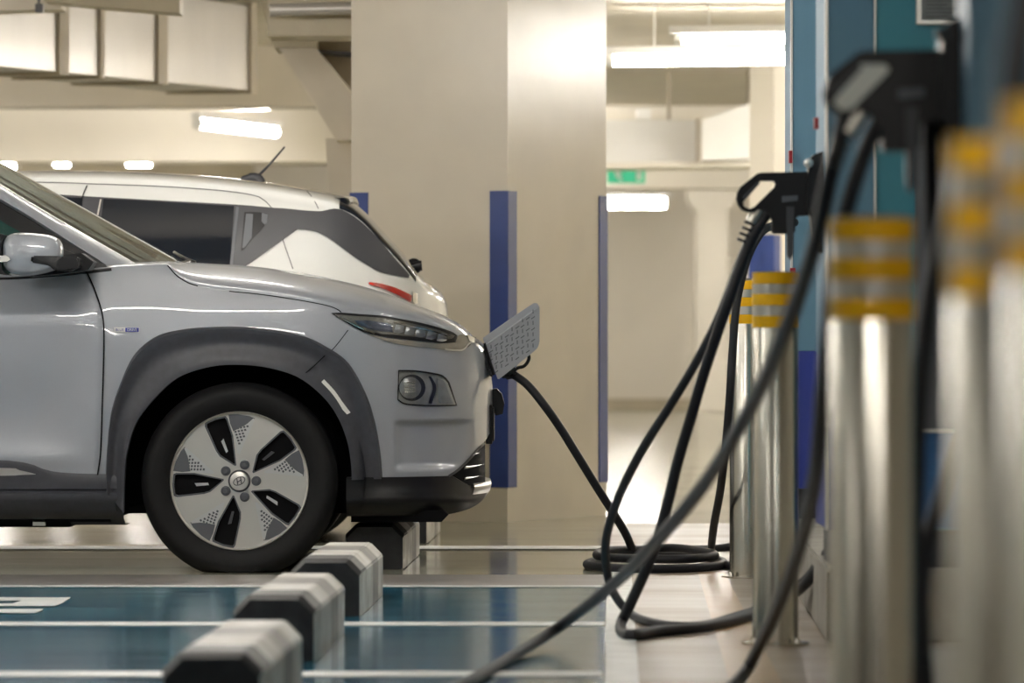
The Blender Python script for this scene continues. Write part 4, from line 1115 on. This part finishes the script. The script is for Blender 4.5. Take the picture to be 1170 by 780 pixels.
# mirror: housing, arm, lamp
mc = SK.at(37,292,1.03)
def mirror_obj():
    cu, cv = 44, 291.5
    outline = []
    for i in range(40):
        a = 2*PI*i/40; c_, s_ = math.cos(a), math.sin(a); p_ = 3.4
        x = abs(c_)**(2/p_)*(1 if c_>0 else -1)*34; y = abs(s_)**(2/p_)*(1 if s_>0 else -1)*24
        y *= (1.0 - .10*(x/34)) if y < 0 else (1.0-.22*max(0,x/34))
        outline.append((cu+x, cv+y))
    bm = B(); rows = []
    for (sc, w) in ((.80,1.135),(.93,1.12),(.99,1.09),(1.0,1.05),(.97,1.00),(.9,.955),(.7,.93)):
        rows.append([SK.at(cu+(u-cu)*sc, cv+(v-cv)*sc, w) for u,v in outline]+[SK.at(cu+(outline[0][0]-cu)*sc, cv+(outline[0][1]-cv)*sc, w)])
    vs = gridmesh(bm, rows); bmesh.ops.remove_doubles(bm, verts=bm.verts[:], dist=.0002)
    bmesh.ops.holes_fill(bm, edges=bm.edges[:]); bmesh.ops.recalc_face_normals(bm, faces=bm.faces[:])
    mo = obj('door_mirror', bm, M['paint_silver'], car, smooth=True)
    def ch(name, bm, mt, **k):
        o = obj(name, bm, mt, None, **k); o.parent = mo; return o
    bm = B(); prism(bm, [SK.at(u,v,1.142) for u,v in ((43.5,297),(46,293.5),(76,293.8),(97,295),(99,306),(87,311),(70,310),(64,304.5),(44.5,301))], (0,.10,0)); 
    bmesh.ops.bevel(bm, geom=bm.edges[:], offset=.004, segments=2, affect='EDGES'); ch('mirror_arm', bm, M['trimblack'], smooth=True, angle=40)
    bm = B(); prism(bm, [SK.at(u,v,1.05) for u,v in ((60,294),(98,290),(112,300),(106,309),(70,314),(40,316.5),(46,312),(60,308))], (0,.18,0)); ch('mirror_foot', bm, M['trimblack'])
    bm = B(); prism(bm, [SK.at(u,v,1.12) for u,v in ((6,268),(13,270),(10,281),(9,300),(11,310),(17,315.5),(6,314),(2,300),(2,280))], (0,.16,0)); ch('mirror_rear_shell', bm, M['trimblack'])
    bm = B(); prism(bm, [SK.at(u,v,1.146) for u,v in ((9,293.5),(15,293),(19,295.5),(20,298),(17,300),(9,300.5))], (0,.012,0)); ch('mirror_lamp', bm, M['white'])
    # reflecting face
    bm = B(); prism(bm, [SK.at(4,272,1.1),SK.at(4,310,1.1),SK.at(4,310,.95),SK.at(4,272,.95)], (-.006,0,0)); ch('mirror_glass', bm, M['chrome'])
mirror_obj()
# interior
bm = B(); prism(bm, [SK.at(u,v,.66) for u,v in ((150,300),(60,296),(20,302),(10,345),(60,400),(160,400))], (0,1.32,0)); bmesh.ops.bevel(bm, geom=bm.edges[:], offset=.01, segments=2, affect='EDGES'); obj('dashboard', bm, M['seat'], car)
cst = SK.at(0,300,-.36); pts = [cst+Vector((math.sin(.45)*math.sin(a)*.18*-1, math.cos(a)*.18, math.sin(a)*.17)) for a in [2*PI*i/36 for i in range(36)]]
bm = B(); tube(bm, pts, .014, 8, closed=True); obj('steering_wheel', bm, M['seat'], car, smooth=True)
for w0 in (.62,-.12):
    bm = B(); prism(bm, [SK.at(u,v,w0) for u,v in ((-60,360),(-170,368),(-215,250),(-205,215),(-180,215),(-165,330),(-65,340))], (0,.5,0)); bmesh.ops.bevel(bm, geom=bm.edges[:], offset=.03, segments=3, affect='EDGES'); obj('seat', bm, M['seat'], car, smooth=True, angle=50)

# ---- connector plugged into the car, with its cable coiled on the floor
t = thing('charging_connector', 'black connector plugged into the silver car nose, its cable coiled on the floor', 'charging connector', P(583,428,19.62))
bm = B(); prism(bm, [P(u,v,19.68) for u,v in ((563,405),(572,402),(582,412),(592,424),(588,432),(577,434),(566,426),(562,416))], (0,.07,0)); bmesh.ops.bevel(bm, geom=bm.edges[:], offset=.008, segments=2, affect='EDGES'); obj('plug_body', bm, M['black'], t, smooth=True, angle=40)
lpq = [(586,424),(592,420),(598,418.5),(602.5,414),(604.5,408),(602,403),(598,396),(590,392)]
bm = B(); tube(bm, crom([P(u,v,19.76) for u,v in lpq],6), .0065, 10); obj('handle_loop', bm, M['black'], t, smooth=True)
def ell(cx, cy, rx, ry, a0, a1, n, z=.016, dz=0):
    return [Vector((cx+rx*math.cos(a0+(a1-a0)*i/n), cy+ry*math.sin(a0+(a1-a0)*i/n), z+dz*i/n)) for i in range(n+1)]
pc = [P(578,424,19.72),P(590,430,19.70),P(604,441,19.68),P(622,463,19.65),P(641,490,19.7),P(662,524,19.72),P(683,558,19.75),P(702,588,19.8),P(715,610,19.9),P(723,628,20.0)]
pc += [Vector((.452,20.1,.022))]
pc += [Vector((.52,20.2,.016)),Vector((.66,20.05,.016)),Vector((.735,19.6,.016)),Vector((.70,19.2,.016)),Vector((.56,18.98,.016)),Vector((.38,18.98,.016)),Vector((.262,19.25,.016)),Vector((.30,19.7,.016)),Vector((.42,19.98,.035)),
       Vector((.56,20.02,.047)),Vector((.66,19.75,.047)),Vector((.70,19.35,.047)),Vector((.60,19.08,.045)),Vector((.42,19.10,.045)),Vector((.30,19.30,.045)),Vector((.33,19.75,.047)),Vector((.5,20.25,.032)),Vector((.68,20.7,.016)),Vector((.80,20.9,.016)),Vector((.92,20.9,.05)),Vector((.99,20.7,.17)),Vector((1.05,20.4,.212)),Vector((1.08,20.0,.212))]
bm = B(); tube(bm, crom(pc,10), .0150, 12); obj('cable', bm, M['cable'], t, smooth=True)

# ================================================================== WHITE HATCHBACK
K2 = 21.7/F
gW = pchip([(190,.64),(205,.70),(232,.785),(260,.842),(300,.912),(322,.955),(345,.985),(400,1.0),(470,1.0),(560,.96)])
SW = Side(K2, 21.7, .865, 511, -650, gW, Lf=170, Lr=200, nf=2.5)
white = thing('hatchback_car', 'white hatchback with dark tinted windows parked beyond the silver car', 'car', (SW.xz(-60,0)[0], SW.yc, 0))
def c2(u,v): return (HU-(HU-u)*1.02, HV-(HV-v)*1.03)
vt2 = [(-651,430),(-640,370),(-600,345),(-500,318),(-400,303),(-370,298),(-300,262),(-220,222),(-120,197),(-20,189),(90,189),(170,191.5),(230,195.5),(290,202),(340,209.5),(372,216),(398,226),(412,238),(440,268),(462,292),(474,308),(483,318),(500,330),(508,345),(511,380)]
vtW = pchip(vt2)
vbW = pchip([(-651,560),(-640,575),(490,575),(505,565),(509,540),(511,500)])
vsW = pchip([(-651,440),(-640,380),(-600,355),(-500,330),(-400,312),(-370,308),(-300,275),(-220,236),(-120,212),(-20,205),(90,205),(170,208),(230,212),(290,218),(340,226),(372,233),(398,242),(412,252),(440,282),(462,306),(474,322),(483,332),(500,346),(508,362),(511,400)])
us2 = [-650.5+i*8 for i in range(100)]; us2 = [u for u in us2 if u < 130]
u = 130
while u < 500: us2.append(u); u += 4
us2 += [500,503,505.5,507.5,509,510,510.6,510.95]
WCF = (330+0, 530); WCR = (-415, 530)
cxr = SW.xz(330,0)[0]; cxf = SW.xz(330-2.45/K2,0)[0]
bm = B(); bmG = B()
for side in (1,-1):
    rows = []; px = []
    for u in us2:
        vb, vs_ = vbW(u), vsW(u); r = []; q = []
        for j in range(61):
            v = vb+(vs_-vb)*j/60; r.append(SW.pt(u,v,0,side)); q.append((u,v))
        rows.append(r); px.append(q)
    gridmesh(bm, rows, 0, lambda i,j: min(math.hypot(px[i][j][0]-330,px[i][j][1]-530), math.hypot(px[i][j][0]-330+2.45/K2,px[i][j][1]-530)) > 100)
    rows = []
    for u in us2:
        vs_, vt = vsW(u), min(vtW(u), vsW(u)-.2); W = SW.W(u,vs_); r = []
        for j in range(19):
            th = PI/2*j/18; r.append(SW.at(u, vs_+(vt-vs_)*math.sin(th)**(2/2.8), W*max(0,math.cos(th))**(2/2.8), side))
        rows.append(r)
    isg = lambda i,j: 384 < us2[i] < 474
    gridmesh(bm, rows, 0, lambda i,j: not isg(i,j)); gridmesh(bmG, rows, 0, isg)
bmesh.ops.remove_doubles(bmG, verts=bmG.verts[:], dist=0.0004); bmesh.ops.delete(bmG, geom=[v for v in bmG.verts if not v.link_faces], context='VERTS'); bmesh.ops.recalc_face_normals(bmG, faces=bmG.faces[:])
obj('rear_window', bmG, M['tintglass'], white, smooth=True)
bmesh.ops.remove_doubles(bm, verts=bm.verts[:], dist=.0004); bmesh.ops.delete(bm, geom=[v for v in bm.verts if not v.link_faces], context='VERTS'); bmesh.ops.recalc_face_normals(bm, faces=bm.faces[:])
obj('body_shell', bm, M['paint_white'], white, smooth=True)
bm = B(); box(bm, (SW.xz(-600,0)[0],SW.yc-.45,.18),(SW.xz(480,0)[0],SW.yc+.45,.6)); box(bm, (SW.xz(-250,0)[0],SW.yc-.78,.18),(SW.xz(200,0)[0],SW.yc+.78,.6)); obj('underbody', bm, M['dark'], white)
# black side band: windows and rear pillar
band(SW, [(-210,240),(-150,226),(-60,220),(30,219),(62,220.5),(110,223.5),(190,228),(270,232.5),(320,237),(345,239.5),(366,241)],
         [(-260,318),(-150,318),(-60,316),(30,314),(62,314),(110,313),(190,310),(240,308),(268,306),(278,305),(284,301)], 70, 8, .004, 'window_surround', M['grey_trim'], white, skirt=.01, mirror=True)
band(SW, [(280,236),(300,236),(320,236.5),(345,239),(364,240),(372,238.5),(382,237),(395,241),(412,252.8),(428,268.5),(444,287),(458,303),(467,313)],
         [(280,304),(294,287),(305,273),(318,263),(333,261.3),(345,261.5),(360,264),(374,271),(388,281),(404,293),(420,303),(436,311),(466,317)], 60, 6, .005, 'rear_pillar_panel', M['grey_trim'], white, skirt=.01, mirror=True)
band(SW, [(114,225.5),(150,227),(200,230),(265,234)], [(108,310),(150,309),(200,308),(262,306)], 30, 10, .0075, 'rear_door_window', M['tintglass'], white, skirt=.004, mirror=True)
band(SW, [(-150,231),(-60,224),(30,223),(62,223.5),(90,224.5)], [(-190,314),(-60,313),(30,312),(62,312),(90,311)], 30, 8, .0075, 'front_door_window', M['tintglass'], white, skirt=.004, mirror=True)
ribbon(SW, [(111,226),(106,262),(104,300)], 1.6, .010, 'window_divider', M['alu'], white)
ribbon(SW, [(269,235),(266,270),(263,305)], 3.2, .010, 'window_divider', M['ventgrey'], white)
ribbon(SW, [(94,210),(90,222),(86,240)], 1.2, .009, 'door_gap', M['dark'], white)
# hidden door handle in the pillar
band(SW, [(277,241),(286,241),(295,241.5),(303,243)], [(274,286),(277,285),(284,276),(300,258)], 14, 5, .008, 'door_handle_recess', M['black'], white, skirt=.004)
band(SW, [(279,243),(283,243),(287,243.5)], [(275.5,283),(279,281),(286,271)], 8, 4, .012, 'door_handle', M['ventgrey'], white, skirt=.006)
band(SW, [(297,242),(301,243),(304,244)], [(297,252),(300,255),(303,254)], 8, 3, .011, 'door_handle_edge', M['ventgrey'], white, skirt=.004)
# shut lines
ribbon(SW, [(-60,204),(60,206.5),(100,208),(180,211),(250,216),(285,221),(298,226),(308,236)], 1.0, .002, 'roof_gutter', M['grey_trim'], white)
ribbon(SW, [(310,238),(318,262),(326,285),(334,307)], 1.0, .007, 'door_gap', M['grey_trim'], white)
ribbon(SW, [(348,216),(356,226),(362,237)], .9, .002, 'hatch_gap', M['grey_trim'], white)
# tail lamp
band(SW, [(421,322),(432,323),(448,327),(460,332),(470,337)], [(421,324),(436,329),(448,334),(460,340),(469,345)], 24, 4, .010, 'tail_lamp', M['redlens'], white, skirt=.012, mirror=True)
band(SW, [(470,332),(476,335)], [(471,345),(476,347)], 5, 4, .012, 'tail_lamp_lens', M['chrome'], white, skirt=.01, sm=False)
# rear glass and spoiler on the hatch
bm = B(); rows = []
for j in range(-10,11):
    t_ = j/10; w = .60*t_; s2 = 1-abs(t_)**3
    rows.append([SW.at(u,v,-w) for u,v in ((350,219-s2*9),(378,224-s2*9),(396+s2*4,224-s2*4),(398+s2*4,229-s2*3),(388,232-s2*4),(364,238-s2*3))])
gridmesh(bm, rows); bmesh.ops.recalc_face_normals(bm, faces=bm.faces[:]); obj('roof_spoiler', bm, M['paint_white'], white, smooth=True, angle=50)
bm = B(); tube(bm, crom([SW.at(478,300,0),SW.at(470,301,0),SW.at(464,305,0),SW.at(452,300,.1),SW.at(448,296,.25)],4), lambda i: .022 if i<9 else .008, 10); obj('rear_wiper', bm, M['trimblack'], white, smooth=True)
bm = B(); lathe(bm, [(.0,-.01),(.03,-.008),(.034,.012),(.022,.034),(0,.036)], SW.at(468,301,0), 'y', 20); obj('wiper_pivot', bm, M['trimblack'], white, smooth=True)
# aerial
bs = SW.at(277,200,0); 
bm = B(); tube(bm, crom([SW.at(262,203,0),SW.at(266,198.5,0),SW.at(274,195.8,0),SW.at(282,196.5,0),SW.at(287,203,0)],5), lambda i: (.012,.016,.020,.022,.020)[min(4,i//5)], 12); ab = obj('aerial_base', bm, M['grey_trim'], white, smooth=True)
bm = B(); tube(bm, [SW.at(281,196,0),SW.at(296,181,0),SW.at(315,159,0)], lambda i: (.0065,.0048,.0035)[i], 10); obj('aerial', bm, M['grey_trim'], white, smooth=True)
# door seam / wheels
for (cxw) in (cxr, cxf):
    for sd in (1,-1):
        c_ = Vector((cxw, SW.yc-sd*.84, .30)); h = sd
        bm = B(); lathe(bm, [(.19,.04*h),(.205,.0),(.25,-.012*h),(.285,0),(.30,.03*h),(.30,.15*h),(.28,.18*h),(.19,.18*h)], c_, 'y', 56, closed_prof=True)
        for v in bm.verts: v.co.z = max(v.co.z,.002)
        w_ = obj('wheel', bm, M['rubber'], white, smooth=True, angle=50)
        bm = B(); N=60; outer = [c_+Vector((.2*math.cos(2*PI*i/N), .012*h, .2*math.sin(2*PI*i/N))) for i in range(N)]
        holes = []
        for k in range(7):
            a = 2*PI*k/7; da = .27
            holes.append([c_+Vector((r_*math.cos(a+b3), .012*h, r_*math.sin(a+b3))) for r_,b3 in ((.07,-.2),(.175,-da),(.175,da),(.07,.2))])
        prism(bm, outer, (0,.02*h,0), 0, holes); o = obj('wheel_face', bm, M['alloy']); o.parent = w_
        bm = B(); lathe(bm, [(0,.08*h),(.2,.08*h)], c_, 'y', 40); o = obj('wheel_backing', bm, M['dark']); o.parent = w_
        bm = B(); lathe(bm, [(0,.003*h),(.03,.004*h),(.034,.012*h)], c_, 'y', 24); o = obj('centre_cap', bm, M['alloy_grey']); o.parent = w_

# fix parenting offsets of grandchildren (their part parents carry world-space meshes)
for o in C.objects:
    if o.parent and o.parent.type == 'MESH' and o.name.split('.')[0] not in ('bolt',):
        p = o.parent
        if p.parent: 
            base = Matrix.Translation(p.parent.location) @ p.matrix_parent_inverse
            o.matrix_parent_inverse = base.inverted()
for o in C.objects:
    if o.parent and o.name.startswith('bolt'):
        p = o.parent; base = Matrix.Translation(p.parent.location) @ p.matrix_parent_inverse
        o.matrix_parent_inverse = base.inverted()

# ================================================================== WORLD, CAMERA
w = bpy.data.worlds.new('World'); bpy.context.scene.world = w; w.use_nodes = True
w.node_tree.nodes['Background'].inputs[0].default_value = (.9,.85,.75,1); w.node_tree.nodes['Background'].inputs[1].default_value = 0.3
cam = bpy.data.cameras.new('camera'); co = bpy.data.objects.new('camera', cam); C.objects.link(co)
co.location = (0,0,HC); co.rotation_euler = (PI/2,0,0)
cam.sensor_width = 36; cam.lens = 36*F/1170; cam.shift_y = -(390-HV)/1170
cam.clip_end = 200; cam.clip_start = .1
cam.dof.use_dof = True; cam.dof.focus_distance = 19.2; cam.dof.aperture_fstop = 5.2
bpy.context.scene.camera = co
sc = bpy.context.scene
sc.view_settings.view_transform = 'Standard'; sc.view_settings.look = 'None'; sc.view_settings.gamma = 1; sc.view_settings.use_curve_mapping = False
sc.view_settings.exposure = 1.88
sc.cycles.max_bounces = 10; sc.cycles.diffuse_bounces = 6; sc.cycles.glossy_bounces = 5; sc.cycles.transparent_max_bounces = 12
sc.cycles.sample_clamp_indirect = 6; sc.cycles.caustics_reflective = False; sc.cycles.caustics_refractive = False
